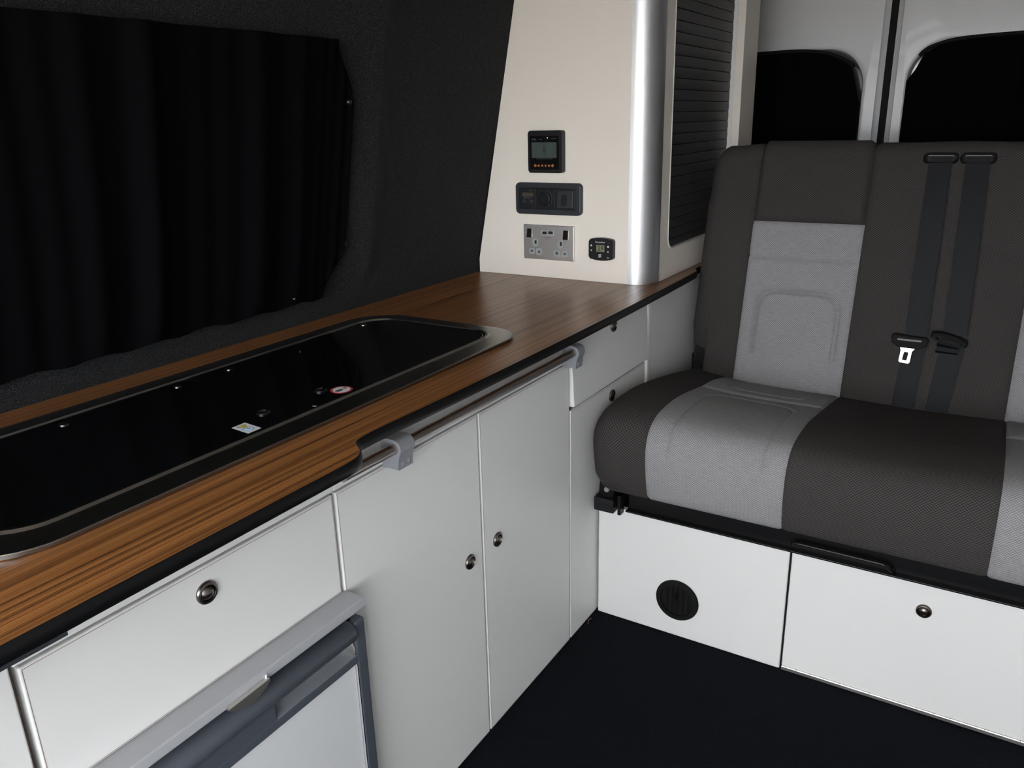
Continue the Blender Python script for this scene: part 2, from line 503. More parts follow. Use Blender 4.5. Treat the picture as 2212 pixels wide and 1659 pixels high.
# upright aluminium bead and the end panel hidden by the seat
c = carcass('rear_cabinet', 'white cabinet side in shade behind the bench backrest', 0.2640, 1.10)
bm = bm_new(); add_prism(bm, rrect(-0.017, 0.0030, 0.2645, 0.2890, 0.008, 6), 'z', 0.002, 0.7112)
obj('corner_bead', bm, 'edge', c)
front('panel', c, 0.2900, 1.099, 0.002, 0.7112, x1=0.0)

# ---- worktop
edge = [(0.018, 1.10), (0.018, 0.70), (0.0185, 0.58), (0.0190, 0.540), (0.0270, 0.524), (0.0335, 0.505), (0.0350, 0.47), (0.0365, 0.42), (0.0385, 0.31), (0.0420, 0.10), (0.0440, -0.08), (0.0440, -0.34), (0.0420, -0.56), (0.0385, -0.69),
        (0.0375, -0.745), (0.0385, -0.775), (0.0425, -0.790), (0.0500, -0.797), (0.0590, -0.803), (0.0680, -0.811), (0.0750, -0.8225), (0.0785, -0.836),
        (0.0800, -0.860), (0.0805, -0.950), (0.0810, -1.060), (0.0815, -1.170), (0.0820, -1.25), (0.0820, -1.90)]
ec = [Vector((p[0], p[1])) for p in catmull([Vector((a, b, 0)) for a, b in edge], 5)]
TH = 0.0175
t = thing('worktop', 'zebra-grained brown worktop with a black bullnose edge', 'worktop', (-0.2, -0.4, HT-TH))
bm = bm_new()
sx0, sx1, sy0, sy1 = -0.390, -0.050, -1.185, -0.252           # sink cut-out
outline = [(p.x, p.y) for p in ec] + [(-0.4855, -1.90)] + [(-0.4855, -1.5 + 0.1*i) for i in range(26)] + [(-0.4855, 1.10)]
vo_t = [bm.verts.new((a, b, HT)) for a, b in outline]; vo_b = [bm.verts.new((a, b, HT-TH)) for a, b in outline]
hole = rrect(sx0, sx1, sy0, sy1, 0.05, 5)
vh_t = [bm.verts.new((a, b, HT)) for a, b in hole]; vh_b = [bm.verts.new((a, b, HT-TH)) for a, b in hole]
for top in ((vo_t, vh_t), (vo_b, vh_b)):
    es = []
    for ring in top:
        for i in range(len(ring)):
            es.append(bm.edges.new((ring[i], ring[(i+1) % len(ring)])))
    bmesh.ops.triangle_fill(bm, use_beauty=True, use_dissolve=False, edges=es)
for a, b in ((vo_t, vo_b), (vh_t, vh_b)):
    for i in range(len(a)):
        j = (i+1) % len(a)
        bm.faces.new((a[i], a[j], b[j], b[i]))
obj('board', bm, 'wood', t, smooth=30)
bm = bm_new()
prof = [(0.0002, HT+0.0003), (0.0014, HT-0.0010), (0.0024, HT-0.0045), (0.0027, HT-0.0088), (0.0024, HT-0.0130), (0.0014, HT-TH+0.0008), (0.0002, HT-TH-0.0004)]
rings = []
for i, p in enumerate(ec):
    tn = (ec[min(i+1, len(ec)-1)] - ec[max(i-1, 0)]).normalized()
    nn = Vector((-tn.y, tn.x))
    rings.append([(p.x + nn.x*o, p.y + nn.y*o, z) for o, z in prof])
add_loft(bm, rings, cap=True, closed=True)
obj('edging', bm, 'black_edge', t, smooth=50)
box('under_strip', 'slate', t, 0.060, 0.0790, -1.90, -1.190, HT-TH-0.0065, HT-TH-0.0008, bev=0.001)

# ---- grab rail under the worktop
t = thing('towel_rail', 'brushed steel rail on grey brackets below the worktop edge', 'rail', (0.021, -0.46, 0.655))
RXC, RZC = 0.0225, 0.6815
bm = bm_new(); add_tube(bm, [(RXC, -0.800 + i*0.0655, RZC) for i in range(11)], 0.0083, 20)
obj('bar', bm, 'rail', t)
def bracket(y0, y1, lab=None):
    bm = bm_new()
    prof = [(0.0004, 0.6500), (0.0300, 0.6500), (0.0300, 0.6665)]
    for i in range(9):
        a = math.radians(-40 + 130 * i / 8)
        prof.append((RXC + 0.0135*math.cos(a), RZC + 0.0135*math.sin(a)))
    prof += [(0.012, RZC+0.0135), (0.0004, RZC+0.0120)]
    add_prism(bm, [(x, z) for x, z in prof], 'y', y0, y1, bev=0.0010)
    b = obj('bracket', bm, 'plastic_grey', t)
    for k in (0.3, 0.7):
        bm = bm_new(); add_lathe(bm, [(0.0034, 0), (0.0034, 0.0012), (0.0020, 0.0018), (0.0, 0.0018)], (0.0298, y0 + (y1-y0)*k, 0.6575), (1, 0, 0), 14)
        obj('screw_cap', bm, 'plastic_grey', b)
bracket(-0.6980, -0.6660)
bracket(-0.1600, -0.1330)

# ---- hob and sink unit with two black glass lids
t = thing('hob_sink_unit', 'long hob and sink unit under two black glass lids', 'hob', (-0.22, -0.70, HT))
OX0, OX1, OY0, OY1 = -0.406, -0.033, -1.205, -0.236
bm = bm_new()
def ring(d, z, r0, n=9):
    per = (r0, r0, r0*0.82, r0*1.05)
    return [(a, b, z) for a, b in rrect(OX0+d, OX1-d, OY0+d, OY1-d, r0, n, per)]
R0 = 0.085
loops = [ring(0.003, HT-0.0005, R0), ring(0.0, HT+0.0010, R0), ring(0.0, HT+0.0050, R0), ring(0.0005, HT+0.0060, R0), ring(0.0020, HT+0.0066, R0), ring(0.012, HT+0.0070, R0-0.008),
         ring(0.024, HT+0.0074, R0-0.016), ring(0.0365, HT+0.0078, R0-0.024), ring(0.040, HT+0.0105, R0-0.027), ring(0.0435, HT+0.0105, R0-0.030), ring(0.0455, HT+0.0070, R0-0.031), ring(0.0455, HT-0.0150, R0-0.031)]
add_loft(bm, loops, cap=False)
obj('rim', bm, 'rim', t, smooth=30)
bm = bm_new()
add_loft(bm, [ring(0.0458, HT-0.0150, R0-0.031), ring(0.0458, HT-0.001, R0-0.031)], cap=True)
obj('basin', bm, 'plastic', t)
IX0, IX1, IY0, IY1 = OX0+0.0470, OX1-0.0470, OY0+0.047, OY1-0.031
DIV = -0.736
def lid(name, y0, y1, per):
    bm = bm_new(); add_prism(bm, rrect(IX0, IX1, y0, y1, 0.05, 8, per), 'z', HT+0.0005, HT+0.0085, bev=0.0018)
    return obj(name, bm, 'glass', t)
r1 = 0.012
l1 = lid('glass_lid', IY0, DIV-0.002, (0.055, 0.055, r1, r1))
l2 = lid('glass_lid', DIV+0.002, OY1-0.047, (r1, r1, 0.045, 0.058))
ZT = HT + 0.0085
for l, (kx, ky) in ((l1, (-0.1276, -0.788)), (l2, (-0.1261, -0.6804))):
    bm = bm_new(); add_lathe(bm, [(0.0098, -0.001), (0.0098, 0.0016), (0.0088, 0.0026), (0.0068, 0.0026), (0.0060, 0.0010), (0.0, 0.0008)], (kx, ky, ZT), (0, 0, 1), 26)
    obj('lift_button', bm, 'plastic_gloss', l)
for l, pts in ((l1, [(-0.338, -0.768), (-0.3356, -0.9477)]), (l2, [(-0.343, -0.3426), (-0.340, -0.6692)])):
    for hx, hy in pts:
        bm = bm_new(); add_lathe(bm, [(0.0066, -0.001), (0.0066, 0.0012), (0.0040, 0.0022), (0.0, 0.0026)], (hx, hy, ZT), (0, 0, 1), 18)
        obj('hinge_stud', bm, 'rim', l)
# warning stickers on the lids
def flat(name, m, parent, pts, z, h=0.0002):
    bm = bm_new(); add_prism(bm, pts, 'z', z, z+h)
    return obj(name, bm, m, parent, smooth=0)
def disc_pts(cx, cy, rx, ry, n=28):
    return [(cx + rx*math.cos(2*math.pi*i/n), cy + ry*math.sin(2*math.pi*i/n)) for i in range(n)]
s = flat('warning_sticker', 'sticker', l1, [(-0.1205, -0.8475), (-0.0850, -0.8505), (-0.0850, -0.8285), (-0.1205, -0.8255)], ZT)
s['label'] = 'white sticker with yellow triangle and blue ring'
def ds(name, m, pts, z):
    return flat(name, m, l1, pts, z)
ds('warning_triangle', 'ink', [(-0.1150, -0.8436), (-0.1155, -0.8300), (-0.1020, -0.8362)], ZT+0.0002)
ds('warning_triangle', 'yellow', [(-0.1140, -0.8418), (-0.1143, -0.8316), (-0.1042, -0.8363)], ZT+0.0004)
ds('warning_mark', 'ink', [(-0.1130, -0.8372), (-0.1130, -0.8360), (-0.1070, -0.8359), (-0.1070, -0.8367)], ZT+0.0006)
ds('mandatory_ring', 'blue', disc_pts(-0.0975, -0.8395, 0.0074, 0.0074), ZT+0.0002)
ds('mandatory_ring', 'sticker', disc_pts(-0.0975, -0.8395, 0.0058, 0.0058), ZT+0.0004)
ds('mandatory_mark', 'blue', disc_pts(-0.0975, -0.8395, 0.0034, 0.0018), ZT+0.0006)
s = flat('prohibition_sticker', 'red', l2, disc_pts(-0.1010, -0.6620, 0.0168, 0.0168, 36), ZT)
s['label'] = 'round red-ringed sticker with a grey picture'
flat('sticker_centre', 'sticker', l2, disc_pts(-0.1010, -0.6620, 0.0132, 0.0132, 36), ZT+0.0002)
def blob(pts, m, z):
    flat('sticker_picture', m, l2, [(-0.1010 + a, -0.6620 + b) for a, b in pts], z)
blob([(-0.0010, -0.0120), (0.0035, -0.0115), (0.0050, -0.0060), (0.0030, 0.0000), (0.0000, 0.0015), (-0.0030, 0.0005), (-0.0045, -0.0050), (-0.0040, -0.0100)], 'sticker_grey', ZT+0.0004)
blob([(0.0010, 0.0020), (0.0025, 0.0040), (0.0005, 0.0110), (-0.0030, 0.0115), (-0.0045, 0.0060), (-0.0020, 0.0045), (-0.0015, 0.0085), (0.0000, 0.0080)], 'sticker_grey', ZT+0.0004)

# ---- fridge below the drawer
t = thing('fridge', 'grey built-in fridge with chrome latch below the wide drawer', 'fridge', (-0.2, -1.0, 0.0))
FX = 0.030
FY0, FY1 = -1.206, -0.7985
box('body', 'fridge_dark', t, -0.46, 0.0, FY0+0.012, FY1-0.012, 0.01, 0.475)
bm = bm_new()
add_prism(bm, [(-0.016, FY0), (FX+0.003, FY0), (FX+0.003, FY1+0.008), (0.0006, FY1+0.008), (0.0006, -0.7975), (-0.016, -0.7975)], 'z', 0.4858, 0.5012, bev=0.0022, seg=3)
obj('top_trim', bm, 'fridge_light', t)
bm = bm_new()
add_prism(bm, [(0.0090, 0.4440), (0.0100, 0.4340), (0.0150, 0.4250), (0.0240, 0.4215), (0.0292, 0.4212), (0.0292, 0.4300), (0.0240, 0.4420)], 'y', FY1-0.0185, FY1-0.0155, bev=0.0006)
obj('recess_end', bm, 'satin', t)
bm = bm_new()                                                     # door surround
add_box(bm, 0.0008, FX, FY1-0.014, FY1+0.0068, 0.012, 0.4700, bev=0.0035, seg=3)
add_box(bm, 0.0, FX, FY0, FY0+0.017, 0.012, 0.4700, bev=0.0035, seg=3)
add_box(bm, 0.0, FX, FY0+0.015, FY1-0.012, 0.4060, 0.4200, bev=0.002)
add_box(bm, 0.0, FX-0.0005, FY0+0.015, -0.9570, 0.4190, 0.4480, bev=0.001)
add_box(bm, 0.0, FX, FY0+0.015, FY1-0.012, 0.012, 0.030, bev=0.002)
add_box(bm, 0.0, 0.008, FY0+0.015, FY1-0.012, 0.030, 0.470)
obj('door_surround', bm, 'fridge_dark', t)
bm = bm_new()
prof = [(0.004, 0.4460), (0.026, 0.4435), (0.034, 0.4470), (0.0375, 0.4550), (0.0350, 0.4650), (0.0280, 0.4715), (0.004, 0.4725)]
add_prism(bm, prof, 'y', FY0+0.018, FY1-0.0165, bev=0.0008)
h = obj('handle', bm, 'fridge_dark', t, smooth=60)
bm = bm_new()                                                     # curved floor of the finger recess
pr = [(0.0085, 0.4440), (0.0090, 0.4350), (0.0120, 0.4270), (0.0180, 0.4225), (0.0295, 0.4202), (0.0295, 0.4190), (0.007, 0.4190), (0.007, 0.4440)]
add_prism(bm, pr, 'y', -0.9560, FY1-0.0150)
obj('finger_recess', bm, 'fridge_recess', t, smooth=60)
box('door_panel', 'fridge_door', t, 0.006, FX-0.004, FY0+0.018, FY1-0.0150, 0.031, 0.4050, bev=0.002)
bm = bm_new(); add_box(bm, FX-0.006, FX-0.001, FY1-0.0150, FY1-0.0136, 0.032, 0.404)
obj('panel_bead', bm, 'chrome', t)
bm = bm_new(); add_lathe(bm, [(0.0050, 0), (0.0050, 0.004), (0.0062, 0.005), (0.0062, 0.009), (0.0045, 0.0135)], (0.017, FY1-0.008, 0.4700), (0, 0, 1), 16)
obj('hinge_pin', bm, 'chrome', t)
bm = bm_new()
pts = [(-1.0260, 0.4880)]
for i in range(11):
    a = i / 10
    pts.append((-1.0260 + 0.0600*a, 0.4880 - 0.011*math.sin(math.pi*a)**0.8))
pts += [(-0.9660, 0.4915), (-1.0260, 0.4905)]
add_prism(bm, pts[1:], 'x', 0.0335, 0.0400, bev=0.0006)
l = obj('latch', bm, 'satin', t)
bm = bm_new(); add_lathe(bm, [(0.0022, 0), (0.0022, 0.010), (0.0012, 0.012)], (0.034, -0.9665, 0.4830), (0, 0, 1), 10)
obj('latch_pin', bm, 'chrome', t)

# ================================================================ tall cabinet on the worktop
PY = 0.2747
t = thing('tall_cabinet', 'tall cream cabinet with rounded aluminium corner standing on the worktop', 'cabinet', (-0.2, 0.6, HT))
TOP = 1.515
bm = bm_new()
pr = [(wall_x(z)+0.004, z) for z in (HT+0.0005, 0.765, 0.9, 1.05, 1.2, 1.35, TOP)] + [(-0.0520, TOP), (-0.0520, HT+0.0005)]
add_prism(bm, pr, 'y', PY, PY+0.016)
obj('front_panel', bm, 'cream', t)
bm = bm_new()                                                     # rounded aluminium corner profile
cr = 0.0535; cxx, cyy = -0.0530, PY+0.0520
arc = []
for i in range(17):
    a = math.radians(-90 + 90*i/16)
    arc.append((cxx + cr*math.cos(a), cyy + (cr)*math.sin(a)))
inn = [(cxx + (cr-0.004)*math.cos(math.radians(-90+90*i/16)), cyy + (cr-0.004)*math.sin(math.radians(-90+90*i/16))) for i in range(16, -1, -1)]
add_prism(bm, [(-0.0560, PY-0.0018)] + arc + [(0.0006, cyy+0.004), (-0.0034, cyy+0.004)] + inn + [(-0.0560, PY+0.0015)], 'z', HT+0.0005, TOP)
obj('corner_trim', bm, 'alu', t, smooth=40)
# side frame round the shutter
SY0, SY1, SZ0, SZ1 = 0.3830, 0.8420, 0.8000, 1.4700
bm = bm_new()
n = 8
inner = rrect(SY0, SY1, SZ0, SZ1, 0.032, n)
fy0, fy1, fz0, fz1 = cyy+0.003, 0.8600, HT+0.0005, TOP
oc = []
for q, (a, b) in enumerate(((fy0, fz0), (fy1, fz0), (fy1, fz1), (fy0, fz1))):
    for i in range(n+1):
        oc.append((a, b))
def shift(pts, dx, g=0.0):
    cy, cz = (SY0+SY1)/2, (SZ0+SZ1)/2
    return [(dx, p[0] + g*(1 if p[0] > cy else -1), p[1] + g*(1 if p[1] > cz else -1)) for p in pts]
vv = []
lo = [shift(oc, -0.016), shift(oc, 0.0), shift(inner, 0.0, 0.0022), shift(inner, -0.0022, 0.0), shift(inner, -0.016, 0.0)]
for l in lo: vv.append([bm.verts.new(p) for p in l])
m_ = len(inner)
for a, b in zip(vv, vv[1:]):
    for i in range(m_):
        j = (i+1) % m_
        try: bm.faces.new((a[i], a[j], b[j], b[i]))
        except ValueError: pass
bmesh.ops.remove_doubles(bm, verts=bm.verts, dist=1e-6)
obj('side_frame', bm, 'cream', t, smooth=40)
bm = bm_new()
li = rrect(SY0, SY1, SZ0, SZ1, 0.032, n)
add_loft(bm, [[(0.0012, p[0], p[1]) for p in li], [(-0.010, p[0], p[1]) for p in li],
              [(-0.010, p[0]+(0.0025 if p[0] < 0.6 else -0.0025), p[1]+(0.0025 if p[1] < 1.1 else -0.0025)) for p in li],
              [(0.0012, p[0]+(0.0025 if p[0] < 0.6 else -0.0025), p[1]+(0.0025 if p[1] < 1.1 else -0.0025)) for p in li],
              [(0.0012, p[0], p[1]) for p in li]], cap=False)
obj('shutter_bead', bm, 'edge', t, smooth=40)
sh = None
pitch = 0.0250
first = None
for i in range(27):
    z0 = SZ0 - 0.004 + i*pitch
    if first is None:
        bm = bm_new()
        pr = [(-0.020, z0+0.0004), (-0.0110, z0+0.0004), (-0.0098, z0+0.0014), (-0.0090, z0+0.0125), (-0.0098, z0+0.0236), (-0.0110, z0+0.0246), (-0.020, z0+0.0246)]
        add_prism(bm, pr, 'y', SY0-0.012, SY1+0.012)
        first = obj('slat', bm, 'tambour', t, smooth=50)
    else:
        part_copy(first, 'slat', t, (0, 0, i*pitch))
box('back_board', 'plastic', t, -0.030, -0.0215, SY0-0.012, SY1+0.012, SZ0-0.005, SZ1+0.005)
box('rear_post', 'cream', t, -0.060, 0.0220, 0.8430, 0.9750, HT+0.0005, TOP, bev=0.0015)
box('rear_panel', 'cream', t, -0.40, -0.061, 0.960, 0.975, HT+0.0005, TOP)

# ================================================================ fittings on the tall cabinet
XD, ZD = (1, 0, 0), (0, 0, 1)
def yplate(name, m, parent, pts, y_back, y_front, bev=0.0, seg=2, smooth=35):
    bm = bm_new(); add_prism(bm, pts, 'y', y_front, y_back)
    if bev:
        fs = [f for f in bm.faces if all(abs(v.co.y - y_front) < 1e-6 for v in f.verts)]
        bmesh.ops.bevel(bm, geom=list(fs[0].edges), offset=bev, segments=seg, profile=0.5, affect='EDGES')
    return obj(name, bm, m, parent, smooth)
# --- solar charge meter
t = thing('solar_meter', 'square black meter with a grey screen and orange buttons on the cream panel', 'meter', (-0.27, PY-0.009, 0.9885))
DYM = 0.018
yf = PY - DYM
yplate('case', 'plastic', t, rrect(-0.3165, -0.2235, 0.9885, 1.0865, 0.006, 5), PY, yf, bev=0.0025, seg=3)
def mx(u): return -0.327 + (u-395)/650*0.1035 + 0.0098
def mz(v): return 1.0865 - (v-95)/730*0.0975 + 0.0005
yplate('faceplate', 'plastic_gloss', t, rrect(mx(440), mx(935), mz(770), mz(190), 0.003, 4), yf+0.001, yf-0.0008)
yplate('screen', 'lcd', t, rrect(mx(470), mx(898), mz(570), mz(300), 0.0006, 2), yf, yf-0.0012)
def mrect(u0, u1, v0, v1, m, name):
    yplate(name, m, t, [(mx(u0), mz(v1)), (mx(u1), mz(v1)), (mx(u1), mz(v0)), (mx(u0), mz(v0))], yf-0.0010, yf-0.0014, smooth=0)
mrect(660, 720, 395, 470, 'lcd_ink', 'battery_symbol')
mrect(665, 715, 330, 350, 'lcd_ink', 'screen_mark'); mrect(850, 875, 415, 465, 'lcd_ink', 'screen_mark')
for u in (500, 530, 670, 700, 800, 830): mrect(u, u+22, 515, 545, 'lcd_ink', 'screen_mark')
mrect(470, 550, 238, 262, 'faint_print', 'maker_mark'); mrect(600, 650, 245, 256, 'faint_print', 'maker_mark'); mrect(800, 900, 236, 246, 'faint_print', 'maker_mark')
mrect(545, 830, 580, 590, 'faint_print', 'maker_mark')
bm = bm_new(); add_lathe(bm, [(0.0010, 0), (0.0010, 0.0004)], (mx(743), yf-0.0008, mz(225)), (0, -1, 0), 10); obj('status_led', bm, 'led', t)
for i, u in enumerate((530, 590, 650, 710, 770, 830)):
    cx_, cz_ = mx(u), mz(705); r = 0.0033
    if i in (0, 5):
        pts = [(cx_ + r*math.cos(a*math.pi/9), cz_ + r*math.sin(a*math.pi/9)) for a in range(18)]
    else:
        d0 = {1: 180, 2: 90, 3: 270, 4: 0}[i]
        pts = [(cx_ + r*1.12*math.cos(math.radians(d0 + 120*q)), cz_ + r*1.12*math.sin(math.radians(d0+120*q))) for q in range(3)]
    yplate('button', 'orange_print', t, pts, yf-0.0002, yf-0.0016, smooth=0)
    if i in (0, 5):
        yplate('button_mark', 'plastic_gloss', t, [(cx_-0.0008, cz_-0.0012), (cx_+0.0008, cz_-0.0012), (cx_+0.0008, cz_+0.0012), (cx_-0.0008, cz_+0.0012)], yf-0.001, yf-0.0018, smooth=0)
# --- three-gang 12 volt panel
t = thing('power_panel', 'long dark grey panel with voltmeter, capped outlet and rocker switch', 'switch panel', (-0.267, PY-0.006, 0.8885))
DP = 0.012; yf = PY - DP
def bowed(x0, x1, z0, z1, r, b, n=6):
    pts = rrect(x0, x1, z0, z1, r, n)
    cz = (z0+z1)/2; hh = (z1-z0)/2; cx = (x0+x1)/2
    return [(p[0] + (b*(1-((p[1]-cz)/hh)**2))*(1 if p[0] > cx else -1), p[1]) for p in pts]
yplate('surround', 'slate', t, bowed(-0.3585, -0.1765, 0.8885, 0.9645, 0.010, 0.0022), PY, yf, bev=0.0042, seg=4, smooth=50)
def px_(u): return -0.3672 + (u-170)*0.0001642 + 0.0066
def pz_(u, v): return 0.9645 - (v - (950 + (u-170)*0.035))*0.000134 + 0.0008
x0, x1 = px_(245), px_(1210); zc = 0.9268
yplate('inner_plate', 'slate_dark', t, rrect(x0, x1, zc-0.0262, zc+0.0262, 0.003, 4), yf+0.002, yf-0.0003)
yplate('voltmeter', 'slate_dark', t, rrect(px_(255), px_(535), zc-0.0245, zc+0.0245, 0.0015, 3), yf, yf-0.0018, bev=0.0006)
yd = yf - 0.0019
xc = px_(405)
# seven-segment digits, all segments showing
for i in range(4):
    cx0 = px_(315) + i*0.0078; w, hgt = 0.0052, 0.0082; zb = zc + 0.0050
    segs = [((0, 0), (w, 0)), ((0, hgt/2), (w, hgt/2)), ((0, hgt), (w, hgt)), ((0, 0), (0, hgt/2)), ((w, 0), (w, hgt/2)), ((0, hgt/2), (0, hgt)), ((w, hgt/2), (w, hgt))]
    bm = bm_new()
    for (a, b), (c_, d_) in segs:
        th = 0.00055; sk = 0.12
        def q(x, z): return (cx0 + x + z*sk, zb + z)
        if b == d_: pts = [q(a+0.0004, b-th), q(c_-0.0004, b-th), q(c_-0.0004, b+th), q(a+0.0004, b+th)]
        else: pts = [q(a-th, b+0.0005), q(a+th, b+0.0005), q(a+th, d_-0.0005), q(a-th, d_-0.0005)]
        add_prism(bm, pts, 'y', yd-0.0002, yd+0.0003)
    obj('digit', bm, 'digit_print', t, smooth=0)
text('lettering', 'BATTERY 1/2', 0.0040, 'grey_print', t, (xc, yd, zc+0.0005), XD, ZD)
text('lettering', 'ON/OFF', 0.0032, 'grey_print', t, (px_(460), yd, zc+0.0185), XD, ZD)
text('lettering', 'P1', 0.0026, 'grey_print', t, (px_(330), yd, zc+0.0185), XD, ZD)
for u, s_ in ((340, '1'), (470, '2')):
    cx0 = px_(u)
    bm = bm_new()
    for (a, b, c_, d_) in ((-0.004, 0.004, -0.003, -0.0025), (-0.004, 0.004, 0.0025, 0.003), (-0.004, -0.0034, -0.003, 0.003), (0.0034, 0.004, -0.003, 0.003), (-0.0028, -0.0014, 0.003, 0.0040), (0.0014, 0.0028, 0.003, 0.0040)):
        add_box(bm, cx0+a, cx0+b, yd-0.0002, yd+0.0002, zc-0.0075+c_, zc-0.0075+d_)
    obj('battery_symbol', bm, 'grey_print', t, smooth=0)
    text('lettering', s_, 0.0036, 'grey_print', t, (cx0, yd, zc-0.0077), XD, ZD)
bm = bm_new(); add_lathe(bm, [(0.0008, 0), (0.0008, 0.0004)], (xc, yd, zc-0.0077), (0, -1, 0), 8); obj('indicator', bm, 'grey_print', t)
for u in (360, 423, 487):
    box('indicator', 'grey_print', t, px_(u)-0.0002, px_(u)+0.0002, yd-0.0002, yd+0.0002, zc-0.0175, zc-0.0145, smooth=0)
sxc = px_(712)
yplate('outlet_plate', 'slate_dark', t, rrect(px_(585), px_(862), zc-0.0235, zc+0.0235, 0.002, 3), yf, yf-0.0016, bev=0.0006)
bm = bm_new(); add_lathe(bm, [(0.0198, 0), (0.0198, 0.003), (0.0185, 0.0040), (0.0170, 0.0040), (0.0165, 0.0020)], (sxc+0.001, yf-0.001, zc), (0, -1, 0), 36)
obj('outlet_ring', bm, 'slate', t)
bm = bm_new(); add_lathe(bm, [(0.0172, 0), (0.0172, 0.0060), (0.0160, 0.0075), (0.0130, 0.0080), (0.0124, 0.0072), (0.0, 0.0070)], (sxc, yf-0.001, zc), (0, -1, 0), 36)
cp = obj('outlet_cap', bm, 'plastic', t)
bm = bm_new(); add_box(bm, sxc-0.006, sxc+0.006, yf-0.008, yf-0.002, zc+0.0135, zc+0.0225, bev=0.0015)
obj('cap_tab', bm, 'plastic', cp)
yplate('switch_frame', 'slate_dark', t, rrect(px_(905), px_(1200), zc-0.0240, zc+0.0240, 0.004, 4), yf, yf-0.0016, bev=0.0006)
sw0, sw1 = px_(915), px_(1175)
bm = bm_new()
pr = [(yf+0.0005, zc-0.0215), (yf-0.0060, zc-0.0200), (yf-0.0042, zc), (yf-0.0036, zc+0.0200), (yf+0.0005, zc+0.0215)]
add_prism(bm, pr, 'x', sw0, sw1, bev=0.0010)
r = obj('rocker', bm, 'slate', t)
bm = bm_new()
capsule = rrect(px_(985)+0.0006, px_(1085)-0.0006, zc-0.0165, zc+0.0120, 0.0068, 6)
add_loft(bm, [[(a, yf-0.0080 + (0.0028 if b > zc else 0.0), b) for a, b in capsule], [(a, yf-0.0030, b) for a, b in capsule]], cap=True)
obj('rocker_grip', bm, 'slate_dark', r)
# --- double mains socket
t = thing('mains_socket', 'brushed steel double mains socket with two switches and USB ports', 'socket', (-0.27, PY-0.003, 0.776))
DS = 0.0065; yf = PY - DS
def ux(u): return -0.3436 + (u-195)*0.0001407 + 0.0030
def uz(u, v): return 0.862 - (v - (118 + (u-195)*0.0652))*0.000127 + 0.0004
yplate('faceplate', 'steel', t, rrect(-0.3408, -0.1976, 0.7760, 0.8622, 0.003, 4), PY, yf, bev=0.0020, seg=3)
def urect(name, m, u0, u1, v0, v1, r, yb, yfr, bev=0.0, parent=None):
    uc = (u0+u1)/2
    return yplate(name, m, parent or t, rrect(ux(u0), ux(u1), uz(uc, v1), uz(uc, v0), r, 4), yb, yfr, bev=bev)
for u0, u1, v0, v1 in ((275, 370, 205, 385), (1008, 1105, 258, 438)):
    uc = (u0+u1)/2
    urect('switch_surround', 'satin', u0-4, u1+4, v0-4, v1+4, 0.0008, yf+0.001, yf-0.0006)
    bm = bm_new()
    za, zb = uz(uc, v1), uz(uc, v0)
    add_prism(bm, [(yf+0.001, za), (yf-0.0050, za+0.0008), (yf-0.0022, (za+zb)/2), (yf-0.0012, zb-0.0004), (yf+0.001, zb)], 'x', ux(u0), ux(u1), bev=0.0005)
    obj('switch', bm, 'switch_brown', t)
uo = urect('usb_outlet', 'clear', 555, 812, 250, 350, 0.0012, yf+0.001, yf-0.0008, bev=0.0003)
for u0, u1 in ((588, 676), (710, 798)):
    urect('usb_port', 'ink', u0, u1, 272, 322, 0.0003, yf, yf-0.0010, parent=uo)
text('lettering', 'USB CHARGER', 0.0032, 'ink', t, (ux(685), yf-0.0002, uz(685, 393)), XD, ZD)
text('lettering', '5V 3.1A', 0.0028, 'ink', t, (ux(685), yf-0.0002, uz(685, 437)), XD, ZD)
for u0, u1, v0, v1 in ((380, 487, 405, 560), (890, 1000, 442, 602)):
    e_ = urect('earth_hole', 'clear', u0, u1, v0, v1, 0.0055, yf+0.001, yf-0.0006, bev=0.0003)
    urect('earth_shutter', 'ink', u0+48, u1-22, v0+38, v1-48, 0.0006, yf, yf-0.0008, parent=e_)
for u0, u1, v0, v1 in ((300, 424, 588, 716), (450, 574, 602, 738), (808, 938, 630, 768), (966, 1096, 648, 776)):
    e_ = urect('pin_hole', 'clear', u0, u1, v0, v1, 0.0058, yf+0.001, yf-0.0006, bev=0.0003)
    urect('pin_shutter', 'lcd', u0+42, u1-36, v0+42, v1-46, 0.0004, yf, yf-0.0008, parent=e_)
# --- heater controller
t = thing('heater_controller', 'small black heater control reading 29 beside the mains socket', 'controller', (-0.12, PY-0.007, 0.786))
DH = 0.014; yf = PY - DH
def hx(u): return -0.160 + (u-1500)*0.000134 + 0.0066
def hz(u, v): return 0.8382 - (v - 385)*0.0001106 + (u-1735)*0.000008 + 0.0010
def arched(x0, x1, z0, z1, r, b, n=5):
    pts = rrect(x0, x1, z0, z1, r, n)
    cx = (x0+x1)/2; hw = (x1-x0)/2; cz = (z0+z1)/2
    return [(p[0], p[1] + b*(1-((p[0]-cx)/hw)**2)*(1 if p[1] > cz else -1)) for p in pts]
def subdiv(pts, k=6):
    out = []
    for i in range(len(pts)):
        a, b = pts[i], pts[(i+1) % len(pts)]
        m_ = k if math.dist(a, b) > 0.015 else 1
        for q in range(m_): out.append((a[0]+(b[0]-a[0])*q/m_, a[1]+(b[1]-a[1])*q/m_))
    return out
pts = subdiv(rrect(-0.1534, -0.0895, 0.7895, 0.8350, 0.005, 5))
cx_, hw, cz_ = -0.12145, 0.03195, 0.81225
pts = [(a, b + 0.0042*(1-((a-cx_)/hw)**2)*(1 if b > cz_ else -1)) for a, b in pts]
yplate('case', 'plastic', t, pts, PY, yf, bev=0.0020, seg=3, smooth=50)
yl = yf - 0.0001
